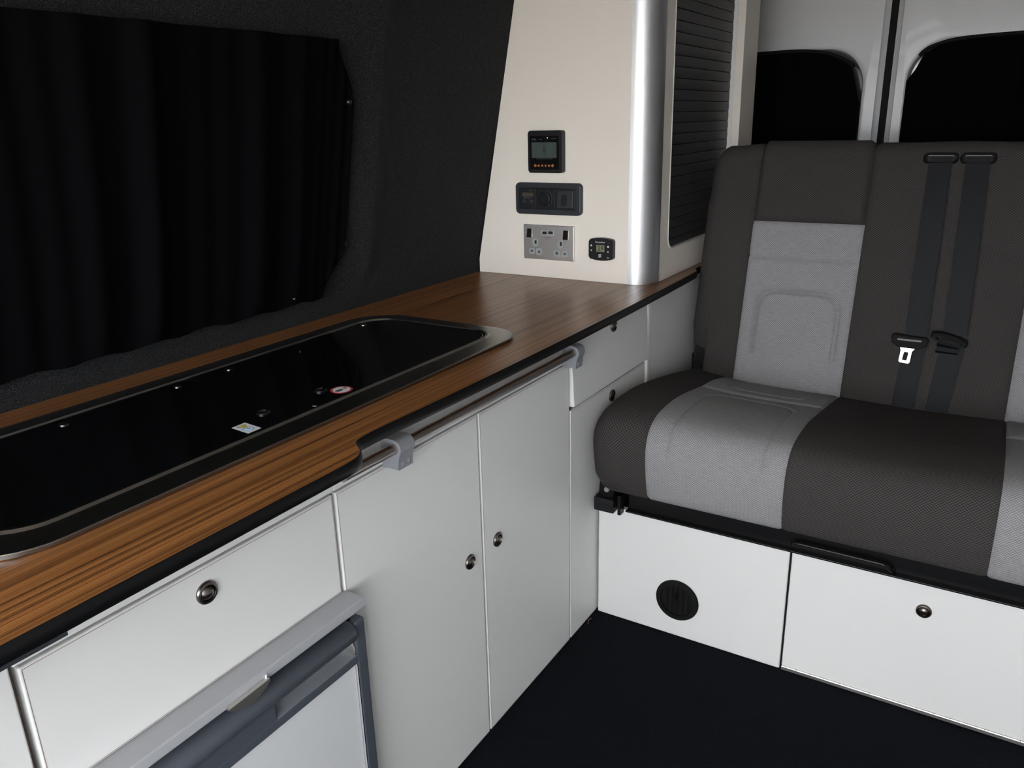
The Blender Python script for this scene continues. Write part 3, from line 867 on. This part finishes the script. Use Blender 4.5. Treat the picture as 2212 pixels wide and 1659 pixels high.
yplate('screen', 'lcd_green', t, rrect(hx(1655), hx(1812), hz(1730, 682), hz(1730, 535), 0.0005, 2), yf+0.0005, yf-0.0004)
text('lettering', '29', 0.0165, 'ink', t, (hx(1738), yf-0.0005, hz(1730, 608)), XD, ZD)
text('lettering', 'Eberspächer', 0.0052, 'white_print', t, (hx(1728), yl, hz(1728, 474)), XD, ZD)
text('lettering', '801', 0.0042, 'white_print', t, (hx(1890), yl, hz(1890, 815)), XD, ZD)
def sym(pts, m='white_print', name='key_symbol'): yplate(name, m, t, pts, yf+0.0002, yf-0.0004, smooth=0)
def reg(u, v, r, n, a0): return [(hx(u)+r*math.cos(math.radians(a0+360*i/n)), hz(u, v)+r*math.sin(math.radians(a0+360*i/n))) for i in range(n)]
sym(reg(1553, 540, 0.0027, 4, 0)); sym(reg(1553, 645, 0.0026, 3, 270)); sym(reg(1883, 685, 0.0026, 3, 90)); sym(reg(1886, 575, 0.0032, 4, 45))
for u, v in ((1565, 458), (1900, 490)): sym(reg(u, v, 0.0009, 8, 0), 'grey_print')
for i in range(4):
    zz = hz(1725, 742 + i*19)
    sym([(hx(1698), zz-0.0008), (hx(1750), zz+0.0002), (hx(1750), zz+0.0014), (hx(1698), zz+0.0004)], name='logo_bar')

# ================================================================ bench seat base
t = thing('storage_box', 'white storage box carrying the bench seat', 'seat base', (0.58, 0.25, 0.0))
BX1 = 1.17
bm = bm_new()
add_box(bm, 0.006, 0.018, 0.018, 0.55, 0.002, 0.280); add_box(bm, BX1-0.015, BX1, 0.018, 0.55, 0.002, 0.280); add_box(bm, 0.006, BX1, 0.55, 0.565, 0.002, 0.280)
add_box(bm, 0.018, BX1-0.015, 0.018, 0.55, 0.002, 0.017)
obj('body', bm, 'carcass', t)
def ypanel(name, parent, x0, x1, z0, z1, m='white'):
    bm = bm_new(); add_box(bm, x0, x1, 0.0, 0.017, z0, z1, bev=0.0035, seg=4)
    return obj(name, bm, m, parent)
ypanel('panel', t, 0.0045, 0.4270, 0.001, 0.2840)
fl = ypanel('flap', t, 0.4305, BX1, 0.0105, 0.2840)
box('gap_shade_strip', 'rubber', t, 0.4272, 0.4303, 0.0012, 0.016, 0.002, 0.2815, smooth=0)  # dark filler standing in for the shade between panel and flap
knob(fl, (0.6735, 0.0, 0.2255), (0, -1, 0))
bm = bm_new(); add_box(bm, 0.4305, BX1, 0.001, 0.004, 0.0010, 0.0095)
obj('hinge_leaf', bm, 'steel', t)
bm = bm_new()
x = 0.432; k = 0
while x < BX1-0.03:
    add_tube(bm, [(x, 0.0, 0.0100), (x+0.0270, 0.0, 0.0100)], 0.0026, 10); x += 0.0285; k += 1
tag(obj('hinge_knuckles', bm, 'steel', t), kind='stuff')

# --- round heater vent
t = thing('heater_vent', 'round black warm-air vent in the white seat base panel', 'vent', (0.199, 0.0, 0.05))
VC = (0.1990, 0.0, 0.0950)
bm = bm_new(); add_lathe(bm, [(0.0490, 0.002), (0.0490, 0.0030), (0.0475, 0.0062), (0.0400, 0.0072), (0.0375, 0.0070), (0.0365, 0.0010)], VC, (0, -1, 0), 48)
obj('flange', bm, 'rubber', t)
bm = bm_new(); add_lathe(bm, [(0.0365, 0.0004), (0.0360, 0.0012), (0.0, 0.0012)], VC, (0, -1, 0), 40)
obj('backing', bm, 'ink', t)
for i in range(5):
    xo = -0.024 + 0.012*i
    hh = math.sqrt(0.0362**2 - xo**2)
    bm = bm_new(); add_prism(bm, [(VC[0]+xo-0.0010, -0.0012), (VC[0]+xo+0.0030, -0.0058), (VC[0]+xo+0.0042, -0.0058), (VC[0]+xo+0.0004, -0.0012)], 'z', VC[2]-hh*0.96, VC[2]+hh*0.96)
    obj('slat', bm, 'rubber', t)
bm = bm_new(); add_prism(bm, [(VC[0]-0.0025, VC[2]+0.004), (VC[0]+0.0025, VC[2]+0.004), (VC[0]+0.0022, VC[2]+0.020), (VC[0]-0.0022, VC[2]+0.020)], 'y', -0.0115, -0.004, bev=0.0012)
obj('thumb_grip', bm, 'plastic_gloss', t)

# ================================================================ bench seat
SX0, SX1 = 0.0045, 1.1675
bench = thing('rock_and_roll_bench', 'two-place bench seat in charcoal weave with pale grey inserts', 'bench seat', (0.586, 0.25, 0.284))
# steel frame
bm = bm_new()
add_box(bm, 0.075, BX1-0.03, 0.004, 0.030, 0.2870, 0.3300, bev=0.003)
add_box(bm, 0.075, BX1-0.03, -0.012, 0.010, 0.2850, 0.2890, bev=0.0012)
add_box(bm, 0.06, BX1-0.03, 0.030, 0.50, 0.3050, 0.3200)
add_box(bm, 0.060, 0.068, -0.022, -0.0008, 0.2780, 0.3250, bev=0.002)
obj('frame_rail', bm, 'steel_black', bench)
bm = bm_new()
add_box(bm, 0.0045, 0.0520, -0.0250, -0.0010, 0.2800, 0.3120, bev=0.002); add_box(bm, 0.0060, 0.0500, -0.0030, 0.0500, 0.2860, 0.3100, bev=0.001)
obj('end_bracket', bm, 'plastic', bench)
bm = bm_new()
add_prism(bm, [(0.010, 0.310), (0.045, 0.310), (0.050, 0.340), (0.012, 0.346)], 'y', -0.012, 0.03, bev=0.002)
pv = obj('pivot_plate', bm, 'steel_black', bench)
bm = bm_new(); add_lathe(bm, [(0.0062, 0), (0.0062, 0.004), (0.0045, 0.006)], (0.0310, -0.012, 0.3310), (0, -1, 0), 14)
obj('pivot_bolt', bm, 'plastic_grey', pv)
bm = bm_new()
add_tube(bm, [(0.4320, 0.004, 0.3020), (0.4320, -0.010, 0.3040), (0.4360, -0.018, 0.3100), (0.4470, -0.020, 0.3130), (0.5950, -0.020, 0.3120), (0.6060, -0.018, 0.3080), (0.6120, -0.012, 0.2980), (0.6140, 0.000, 0.2940), (0.6140, 0.006, 0.2940)], 0.0042, 12)
obj('release_bar', bm, 'steel_black', bench)

# --- cushion surface
prof = catmull([Vector(p) for p in [(0, .60, .338), (0, .25, .334), (0, .04, .333), (0, -.012, .335), (0, -.036, .345), (0, -.0465, .378), (0, -.0500, .42), (0, -.0450, .463),
                                   (0, -.0230, .497), (0, .022, .5125), (0, .11, .5140), (0, .20, .5035), (0, .30, .4880), (0, .40, .4720), (0, .50, .4560), (0, .60, .4400)]], 14)
CL = [0.0]
for a, b in zip(prof, prof[1:]): CL.append(CL[-1] + (b-a).length)
def cush_at(t):
    t = min(max(t, 0), CL[-1])
    lo, hi = 0, len(CL)-1
    while hi - lo > 1:
        m_ = (lo+hi)//2
        if CL[m_] <= t: lo = m_
        else: hi = m_
    f = (t-CL[lo])/max(CL[hi]-CL[lo], 1e-9)
    p = prof[lo].lerp(prof[hi], f)
    a, b = prof[max(lo-2, 0)], prof[min(hi+2, len(prof)-1)]
    tg = (b-a).normalized()
    return p, Vector((0, -tg.z, tg.y))          # outward
def groove(d, w, depth): return -depth*math.exp(-(d/w)**2)
def t_of_y(yv):                                     # arc length on the upper side at depth y
    best = None
    for i, p in enumerate(prof):
        if p.z > 0.43 and p.y > 0.0:
            e = abs(p.y - yv)
            if best is None or e < best[0]: best = (e, CL[i])
    return best[1]
T_BACK = t_of_y(0.275); T_FRONT = 0.0
for i, p in enumerate(prof):
    if p.y < 0 and p.z < 0.40: T_FRONT = CL[i]
def rr_dist(x, t, x0, x1, t0, t1, r):
    """distance to the outline of a rounded rectangle"""
    cx, ct = (x0+x1)/2, (t0+t1)/2
    qx, qt = abs(x-cx) - ((x1-x0)/2 - r), abs(t-ct) - ((t1-t0)/2 - r)
    return abs(math.hypot(max(qx, 0), max(qt, 0)) + min(max(qx, qt), 0) - r)
SEAM_C = [0.135, 0.413, 0.760, 1.037]
INS_C = [(0.135, 0.413), (0.760, 1.037)]
T_TOPF = t_of_y(0.06)
def cushion_S(x, t):
    p, n = cush_at(t)
    d = min(x - SX0, SX1 - x)
    r = 0.050
    off = 0.0
    if d < r: off -= r - math.sqrt(max(r*r - (r-d)**2, 0))
    up = sstep(0.40, 0.52, p.z + 0.02)
    # bolsters ride higher than the middle
    db = min(abs(x - 0.055), abs(x - 1.117))
    off += 0.020*math.exp(-(db/0.075)**2)*up
    fr = sstep(0.350, 0.385, p.z)*sstep(0.520, 0.470, p.z)*(1.0 if p.y < 0.02 else 0.0)
    off += 0.016*math.exp(-(min(abs(x-0.050), abs(x-1.122))/0.060)**2)*fr
    off += 0.006*math.exp(-(min(abs(x-0.135), abs(x-1.037))/0.12)**2)*up
    if 0.413 < x < 0.760:
        off += -0.004*math.sin(math.pi*(x-0.413)/0.347)*up
    for s in SEAM_C: off += groove(x-s, 0.0035, 0.0035)
    for a, b in INS_C:
        if a < x < b:
            off += groove(t - T_BACK - 0.010*(x-a)/(b-a), 0.006, 0.010) * min(1, (x-a)/0.01, (b-x)/0.01)
            if t > T_BACK: off += 0.005*math.sin(math.pi*min(1, (t-T_BACK)/0.19))
            off += groove(rr_dist(x, t, a+0.045, b-0.045, T_FRONT+0.02, T_BACK-0.045, 0.05), 0.0028, 0.0034) * (1 if t > T_FRONT+0.055 else 0)
            off += groove(rr_dist(x, t, a+0.05, b-0.05, T_BACK+0.045, T_BACK+0.20, 0.03), 0.003, 0.0030)
    q = p + n*off
    return Vector((x, q.y, max(q.z, 0.3325) if t < 0.3 else q.z))

def surf(name, xs, ts, S, m, parent, cap0=False, cap1=False, close=False):
    bm = bm_new()
    uvl = bm.loops.layers.uv.new('cloth')
    V = [[bm.verts.new(S(x, t)) for t in ts] for x in xs]
    uvm = {}
    for i, x in enumerate(xs):
        for k, t in enumerate(ts): uvm[V[i][k]] = (x, t)
    for i in range(len(xs)-1):
        for k in range(len(ts)-1):
            bm.faces.new((V[i][k], V[i+1][k], V[i+1][k+1], V[i][k+1]))
        if close: bm.faces.new((V[i][0], V[i][-1], V[i+1][-1], V[i+1][0]))
    if cap0: bm.faces.new(V[0])
    if cap1: bm.faces.new(V[-1][::-1])
    for f in bm.faces:
        big = len(f.verts) > 4
        for l in f.loops:
            l[uvl].uv = (l.vert.co.y, l.vert.co.z) if big else uvm[l.vert]
    return obj(name, bm, m, parent, smooth=60)
def span(a, b, step):
    n = max(2, int(round((b-a)/step)))
    return [a + (b-a)*i/n for i in range(n+1)]
def edge_in(a, step_pts=(0, .0008, .0025, .005, .009, .014, .020, .028, .038, .050)):
    return [a + s for s in step_pts]
def edge_out(b): return [b - s for s in (.050, .038, .028, .020, .014, .009, .005, .0025, .0008, 0)]
TS = span(0, CL[-1], 0.0045)
TSI = span(0, CL[-1], 0.0030)
surf('seat_bolster', edge_in(SX0) + span(SX0+0.056, 0.135, 0.004), TS, cushion_S, 'dark', bench, cap0=True)
surf('seat_insert', span(0.135, 0.413, 0.0030), TSI, cushion_S, 'light', bench)
surf('seat_centre', span(0.413, 0.760, 0.0045), TS, cushion_S, 'dark', bench)
surf('seat_insert', span(0.760, 1.037, 0.0040), TSI, cushion_S, 'light', bench)
surf('seat_bolster', span(1.037, SX1-0.056, 0.004) + edge_out(SX1), TS, cushion_S, 'dark', bench, cap1=True)

# --- backrest surface: front leaning, rolled top, down the back
def y_front(z): return 0.470 + (z - 0.46)*0.24
BZ0, BZ1 = 0.425, 1.040
bp = []
for z in [BZ0 + (1.002-BZ0)*i/8 for i in range(9)]: bp.append((0, y_front(z), z))
yt = y_front(1.002)
for a in (30, 60, 90, 120, 150): bp.append((0, yt + 0.045 - 0.045*math.cos(math.radians(a)), 1.002 + 0.038*math.sin(math.radians(a))))
for z in (1.000, 0.85, 0.65, BZ0): bp.append((0, y_front(z) + 0.105, z))
bprof = catmull([Vector(p) for p in bp], 14)
BL = [0.0]
for a, b in zip(bprof, bprof[1:]): BL.append(BL[-1] + (b-a).length)
def back_at(t):
    t = min(max(t, 0), BL[-1])
    lo, hi = 0, len(BL)-1
    while hi - lo > 1:
        m_ = (lo+hi)//2
        if BL[m_] <= t: lo = m_
        else: hi = m_
    f = (t-BL[lo])/max(BL[hi]-BL[lo], 1e-9)
    p = bprof[lo].lerp(bprof[hi], f)
    tg = (bprof[min(hi+2, len(bprof)-1)] - bprof[max(lo-2, 0)]).normalized()
    return p, Vector((0, -tg.z, tg.y))
def tb(z):
    for i, p in enumerate(bprof):
        if p.z >= z: return BL[i]
BX0, BXE = 0.029, 1.143
SEAM_B = [0.155, 0.415, 0.757, 1.017]
INS_B = [(0.155, 0.415), (0.757, 1.017)]
T_HEAD = tb(0.8535)
def ztop(x):
    d = min(x - BX0, BXE - x); r = 0.055
    if d >= r: return BZ1 - 0.012*(1 - sstep(0.055, 0.12, d))
    return BZ1 - 0.012 - r + math.sqrt(max(r*r - (r-d)**2, 0))
def back_S(x, t):
    p, n = back_at(t)
    d = min(x - BX0, BXE - x)
    r = 0.034
    off = 0.0
    if d < r: off -= 0.8*(r - math.sqrt(max(r*r - (r-d)**2, 0)))
    frontw = 1.0 if n.y < -0.3 else 0.0
    db = min(abs(x - 0.075), abs(x - 1.097))
    off += 0.012*math.exp(-(db/0.055)**2)*frontw
    if 0.415 < x < 0.757: off += 0.006*math.sin(math.pi*(x-0.415)/0.342)*frontw
    if d > 0.03:
        for s in SEAM_B: off += groove(x-s, 0.0040, 0.0050)
    for a, b in INS_B:
        if a <= x <= b and frontw:
            if t > T_HEAD: off += 0.010*sstep(0, 0.012, t-T_HEAD)*min(1, (x-a)/0.012, (b-x)/0.012)
            off += groove(t - T_HEAD, 0.004, 0.004)
            off += groove(t - tb(0.775), 0.009, 0.0050)
            if t > tb(0.535): off += groove(rr_dist(x, t, a+0.036, b-0.030, tb(0.44), tb(0.690), 0.045), 0.0055, 0.0085)
    q = p + n*off
    zt = ztop(x)
    z = BZ0 + (q.z - BZ0)*((zt - BZ0)/(BZ1 - BZ0)) if q.z > 0.9 else q.z
    if q.z > 0.9:
        w = sstep(0.88, 0.98, q.z)
        z = q.z - (BZ1 - zt)*w
    return Vector((x, q.y, z))
TB = span(0, BL[-1], 0.005)
TBI = span(0, T_HEAD, 0.0035)
TBH = span(T_HEAD, BL[-1], 0.005)
T_N = tb(0.592)
up_ts = span(T_N, BL[-1], 0.005)
def bx_in(a): return [a + s for s in (0, .0006, .002, .004, .007, .011, .016, .022, .028, .034)]
def bx_out(b): return [b - s for s in (.034, .028, .022, .016, .011, .007, .004, .002, .0006, 0)]
surf('back_bolster', bx_in(BX0) + span(BX0+0.038, 0.155, 0.004), up_ts, back_S, 'dark', bench, cap0=True, close=True)
def low_S(x, t):
    q = back_S(max(x, 0.064), t)
    e = 0.006*math.exp(-((x-0.0760)/0.006))
    return Vector((x, q.y + e, q.z))
surf('back_bolster', span(0.0760, 0.155, 0.003), span(0, T_N+0.004, 0.005), low_S, 'dark', bench)
bm = bm_new(); add_prism(bm, [(0.5060, 0.44), (0.5200, 0.500), (0.5380, 0.602), (0.60, 0.602), (0.60, 0.44)], 'x', 0.0340, 0.0770, bev=0.006, seg=3)
obj('hinge_cover', bm, 'carpet_wall', bench)
bm = bm_new(); add_box(bm, 0.0240, 0.0420, 0.530, 0.600, 0.44, 0.505, bev=0.004)
hp = obj('hinge_plate', bm, 'steel_black', bench)
surf('back_insert', span(0.155, 0.415, 0.0035), TBI, back_S, 'light', bench)
surf('head_panel', span(0.155, 0.415, 0.0045), TBH, back_S, 'dark', bench)
surf('back_centre', span(0.415, 0.757, 0.0050), TB, back_S, 'dark', bench)
surf('back_insert', span(0.757, 1.017, 0.0035), TBI, back_S, 'light', bench)
surf('head_panel', span(0.757, 1.017, 0.0045), TBH, back_S, 'dark', bench)
surf('back_bolster', span(1.017, BXE-0.038, 0.004) + bx_out(BXE), TB, back_S, 'dark', bench, cap1=True, close=True)

# ================================================================ seat belts
def strip(bm, pts, w, th=0.0016):
    """webbing along (x, y, z) points, flat towards the viewer side -y"""
    pts = [Vector(p) for p in pts]
    rings = []
    for i, p in enumerate(pts):
        tg = (pts[min(i+1, len(pts)-1)] - pts[max(i-1, 0)]).normalized()
        side = Vector((1, 0, 0)); side = (side - tg*side.dot(tg)).normalized()
        nn = side.cross(tg).normalized()
        rings.append([p + side*w/2 + nn*th/2, p - side*w/2 + nn*th/2, p - side*w/2 - nn*th/2, p + side*w/2 - nn*th/2])
    add_loft(bm, rings, True)
def belt(name, label, x_top, z_guide, x_mid, z_mid, x_low, kind):
    t = thing(name, label, 'seat belt', (x_mid, 0.46, 0.47))
    yb = lambda z: y_front(z) - 0.0105
    w = 0.0465
    bm = bm_new()
    # moulded guide let into the backrest
    o = rrect(x_top-0.0350, x_top+0.0350, z_guide-0.0135, z_guide+0.0110, 0.010, 6)
    i_ = rrect(x_top-0.0270, x_top+0.0270, z_guide-0.0085, z_guide+0.0035, 0.004, 6)
    yy = lambda z, d: y_front(z) - d
    add_loft(bm, [[(a, yy(b, -0.004), b) for a, b in o], [(a, yy(b, 0.0095), b) for a, b in o], [(a, yy(b, 0.0125), b) for a, b in rrect(x_top-0.0325, x_top+0.0325, z_guide-0.0112, z_guide+0.0090, 0.008, 6)],
                  [(a, yy(b, 0.0115), b) for a, b in i_], [(a, yy(b, 0.002), b) for a, b in i_]], cap=False)
    obj('guide', bm, 'plastic_gloss', t, smooth=60)
    bm = bm_new()
    pts = []
    n = 26
    for k in range(n+1):
        f = k/n
        z = z_guide + 0.001 + (z_mid - z_guide - 0.001)*f
        bow = 0.006*math.sin(math.pi*f)
        pts.append((x_top + (x_mid-x_top)*f, yb(z) - bow - (0.004 if kind == 'buckle' else 0.008)*f, z))
    strip(bm, pts, w)
    obj('shoulder_webbing', bm, 'webbing', t, smooth=50)
    bm = bm_new()
    pts = []
    for k in range(17):
        f = k/16
        z = z_mid - 0.004 + (0.448 - z_mid)*f
        cr = (0.004*math.sin(f*40)*math.exp(-f*9)) if kind != 'buckle' else 0
        pts.append((x_mid + (x_low-x_mid)*f, yb(z) - 0.003*(1-f) + 0.002 - cr, z))
    strip(bm, pts, w)
    obj('lap_webbing', bm, 'webbing', t, smooth=50)
    return t, yb
t, yb = belt('seat_belt', 'black seat belt whose chrome tongue hangs against the backrest', 0.5530, 1.0090, 0.5600, 0.6110, 0.5530, 'buckle')
zm = 0.6090; ym = yb(zm) - 0.011; xm = 0.5490
bm = bm_new()
def lean(z): return (zm - z)*0.0
outl = [(xm-0.0385, zm+0.012), (xm-0.034, zm+0.0165), (xm+0.034, zm+0.0135), (xm+0.0385, zm+0.008), (xm+0.036, zm-0.006), (xm+0.020, zm-0.013), (xm-0.020, zm-0.0125), (xm-0.036, zm-0.004)]
add_prism(bm, outl, 'y', ym-0.0060, ym+0.0045, bev=0.0028, seg=3)
for v in bm.verts: v.co.y += (v.co.z - zm)*0.24
tg_ = obj('tongue_grip', bm, 'rubber', t, smooth=50)
bm = bm_new()
add_prism(bm, rrect(xm-0.0250, xm+0.0250, zm+0.004, zm+0.0080, 0.0015, 3), 'y', ym-0.0075, ym-0.004)
for v in bm.verts: v.co.y += (v.co.z - zm)*0.24
obj('grip_slot', bm, 'ink', tg_)
bm = bm_new()
ct = xm - 0.0040
o = [(ct-0.0145, zm-0.009), (ct-0.0110, zm-0.0190), (ct-0.0125, zm-0.0430), (ct-0.0100, zm-0.0460), (ct+0.0080, zm-0.0470), (ct+0.0105, zm-0.0440), (ct+0.0120, zm-0.0200), (ct+0.0190, zm-0.0105)]
hl = [(ct-0.0030, zm-0.0215), (ct-0.0045, zm-0.0250), (ct-0.0060, zm-0.0390), (ct-0.0050, zm-0.0405), (ct+0.0030, zm-0.0410), (ct+0.0042, zm-0.0395), (ct+0.0055, zm-0.0245), (ct+0.0045, zm-0.0220)]
add_loft(bm, [[(a, ym-0.0022, b) for a, b in o], [(a, ym-0.0022, b) for a, b in hl], [(a, ym+0.0002, b) for a, b in hl], [(a, ym+0.0002, b) for a, b in o], [(a, ym-0.0022, b) for a, b in o]], cap=False)
for v in bm.verts: v.co.y += (v.co.z - zm)*0.20
obj('metal_tongue', bm, 'satin', t)
t, yb = belt('seat_belt', 'black seat belt with a plain black tongue turned edge-on', 0.6260, 1.0090, 0.6370, 0.6330, 0.6220, 'ring')
zm = 0.6240; xm = 0.6270; ym = yb(zm) - 0.010
bm = bm_new()
rr = 0.0
pts = []
for k in range(28):
    a = 2*math.pi*k/28
    ex, ez = 0.0370*math.cos(a), 0.0130*math.sin(a)
    ex = math.copysign(min(abs(ex)*1.12, 0.0375), ex)
    pts.append((ex, ez))
ca, sa = math.cos(math.radians(-14)), math.sin(math.radians(-14))
o = [(xm + a*ca - b*sa, zm + a*sa + b*ca) for a, b in pts]
i_ = [(xm + a*0.70*ca - (b*0.45 - 0.002)*sa, zm + a*0.70*sa + (b*0.45 - 0.002)*ca) for a, b in pts]
add_loft(bm, [[(a, ym-0.004, b) for a, b in o], [(a + (xm-a)*0.06, ym-0.010, b + (zm-b)*0.12) for a, b in o], [(a, ym-0.009, b) for a, b in i_], [(a, ym+0.001, b) for a, b in i_], [(a, ym+0.003, b) for a, b in o], [(a, ym-0.004, b) for a, b in o]], cap=False)
obj('tongue_grip', bm, 'rubber', t, smooth=50)
bm = bm_new()
strip(bm, [(xm+0.002, ym-0.004, zm-0.002), (xm+0.000, ym-0.009, zm-0.012), (xm-0.001, ym-0.004, zm-0.019), (xm-0.001, ym-0.008, zm-0.027), (xm-0.002, ym+0.002, zm-0.034)], 0.0440)
obj('folded_webbing', bm, 'webbing', t, smooth=60)

# ================================================================ curtains
def fold_wave(u, seed, freq):
    s = 0
    rnd = random.Random(seed)
    for k in range(6):
        f = freq*(0.45 + 0.32*k) * rnd.uniform(0.85, 1.15); ph = rnd.uniform(0, 6.28); am = 1.0/(1 + 0.55*k)
        s += am*math.sin(u*f + ph)
    return s
t = thing('side_curtain', 'long black curtain drawn across the side window above the hob', 'curtain', (-0.45, -1.0, 0.775))
ZB, ZTc = 0.776, 1.258
def cur_right(z):                                   # trailing edge with clipped corners
    if z > 1.16: return -0.268 - 0.045*sstep(1.16, 1.255, z)
    if z < 0.885: return -0.258 - 0.060*sstep(0.885, 0.785, z)
    return -0.262
bm = bm_new()
ny, nz = 420, 26
V = []
for i in range(ny+1):
    u = i/ny
    row = []
    for k in range(nz+1):
        z = ZB + (ZTc-ZB)*k/nz
        f = k/nz
        yr = cur_right(z)
        ya = -0.256 + (-1.95 + 0.256)*u
        yv = min(ya, yr)
        dd = -0.256 - ya
        gather = math.exp(-dd/0.10)                 # tighter pleats by the trailing edge
        lean_ = 0.006*(1-f)*math.sin(dd*13.0)
        yy_ = min(yv + lean_*sstep(0.05, 0.5, dd), yr)
        w_ = 0.0085*fold_wave(dd + 0.004*math.sin(5*f), 3, 52)*(1-gather*0.8) + 0.0032*math.sin(dd*230)*gather
        amp = 0.9
        flat_ = 1 - 0.5*(abs(2*f-1)**14)
        xw = wall_x(z) + 0.014 + w_*amp*flat_
        if i == 0: xw = wall_x(z) + 0.003
        row.append(bm.verts.new((max(xw, wall_x(z)-0.006), yy_, z + (0.003*math.sin(dd*60) if k == 0 else 0))))
    V.append(row)
for i in range(ny):
    for k in range(nz):
        bm.faces.new((V[i][k], V[i+1][k], V[i+1][k+1], V[i][k+1]))
obj('cloth', bm, 'curtain', t, smooth=80)
bm = bm_new(); add_tube(bm, [(wall_x(ZB)-0.004, -0.35-0.08*i, ZB+0.006) for i in range(20)], 0.0030, 8)
obj('lower_rail', bm, 'plastic', t)
bm = bm_new(); add_tube(bm, [(wall_x(ZTc)-0.004, -0.35-0.08*i, ZTc-0.006) for i in range(20)], 0.0030, 8)
obj('upper_rail', bm, 'plastic', t)
for y_, z_ in ((-0.272, 1.152), (-0.262, 0.880), (-0.405, 0.792)):
    bm = bm_new()
    nx = Vector((1, 0, -0.2)).normalized()
    q_ = 0.6 if z_ < 0.8 else 1.0
    add_lathe(bm, [(0.0062*q_, -0.004), (0.0062*q_, 0.0015), (0.0050*q_, 0.0034), (0.0028*q_, 0.0046), (0.0, 0.0050)], (wall_x(z_)+(0.010 if z_ > 0.8 else 0.020), y_, z_), nx, 18)
    obj('press_stud', bm, 'stud', t)

def rear_curtain(label, x0, x1, top_pts, zb, seed, stops):
    t = thing('rear_curtain', label, 'curtain', ((x0+x1)/2, DY-0.02, zb))
    def ztop_(x):
        for (a, b), (c_, d_) in zip(top_pts, top_pts[1:]):
            if a <= x <= c_: return b + (d_-b)*(x-a)/(c_-a)
        return top_pts[0][1] if x < top_pts[0][0] else top_pts[-1][1]
    bm = bm_new()
    nx, nz = 150, 14
    V = []
    for i in range(nx+1):
        x = x0 + (x1-x0)*i/nx
        row = []
        for k in range(nz+1):
            z = zb + (ztop_(x)-zb)*k/nz
            row.append(bm.verts.new((x, DY - 0.020 - 0.004*fold_wave(x, seed, 90), z)))
        V.append(row)
    for i in range(nx):
        for k in range(nz): bm.faces.new((V[i][k], V[i+1][k], V[i+1][k+1], V[i][k+1]))
    obj('cloth', bm, 'curtain', t, smooth=80)
    bm = bm_new()
    rail = [(p.x, DY-0.026, p.y+0.003) for p in catmull([Vector((a, b, 0)) for a, b in stops], 6)]
    add_tube(bm, rail, 0.0052, 10)
    obj('curtain_rail', bm, 'rubber', t)
    return t
rear_curtain('black curtain on a bowed rail in the rear door beside the tall cabinet', -0.42, 0.272,
             [(-0.42, 1.280), (-0.05, 1.284), (0.08, 1.284), (0.16, 1.276), (0.205, 1.260), (0.240, 1.232), (0.2405, 1.235), (0.262, 1.165), (0.272, 1.13)], 0.86, 5,
             [(-0.42, 1.280), (-0.05, 1.284), (0.08, 1.285), (0.155, 1.277), (0.200, 1.262), (0.238, 1.240), (0.246, 1.230)])
rear_curtain('black curtain on a bowed rail in the rear door behind the seat belts', 0.390, 1.14,
             [(0.390, 1.19), (0.400, 1.205), (0.412, 1.222), (0.430, 1.262), (0.470, 1.282), (0.54, 1.292), (0.80, 1.294), (1.14, 1.285)], 0.86, 9,
             [(0.418, 1.252), (0.428, 1.264), (0.455, 1.278), (0.54, 1.2925), (0.80, 1.295), (1.14, 1.286)])

# ================================================================ odd straw on the carpet
bm = bm_new(); add_tube(bm, [(0.010, -0.062, 0.004), (0.006, -0.050, 0.0065), (0.002+0.006, -0.040, 0.006)], 0.0007, 6)
tag(obj('straw', bm, 'straw', None), 'tiny pale straw lying on the dark carpet by the cabinets', 'straw')
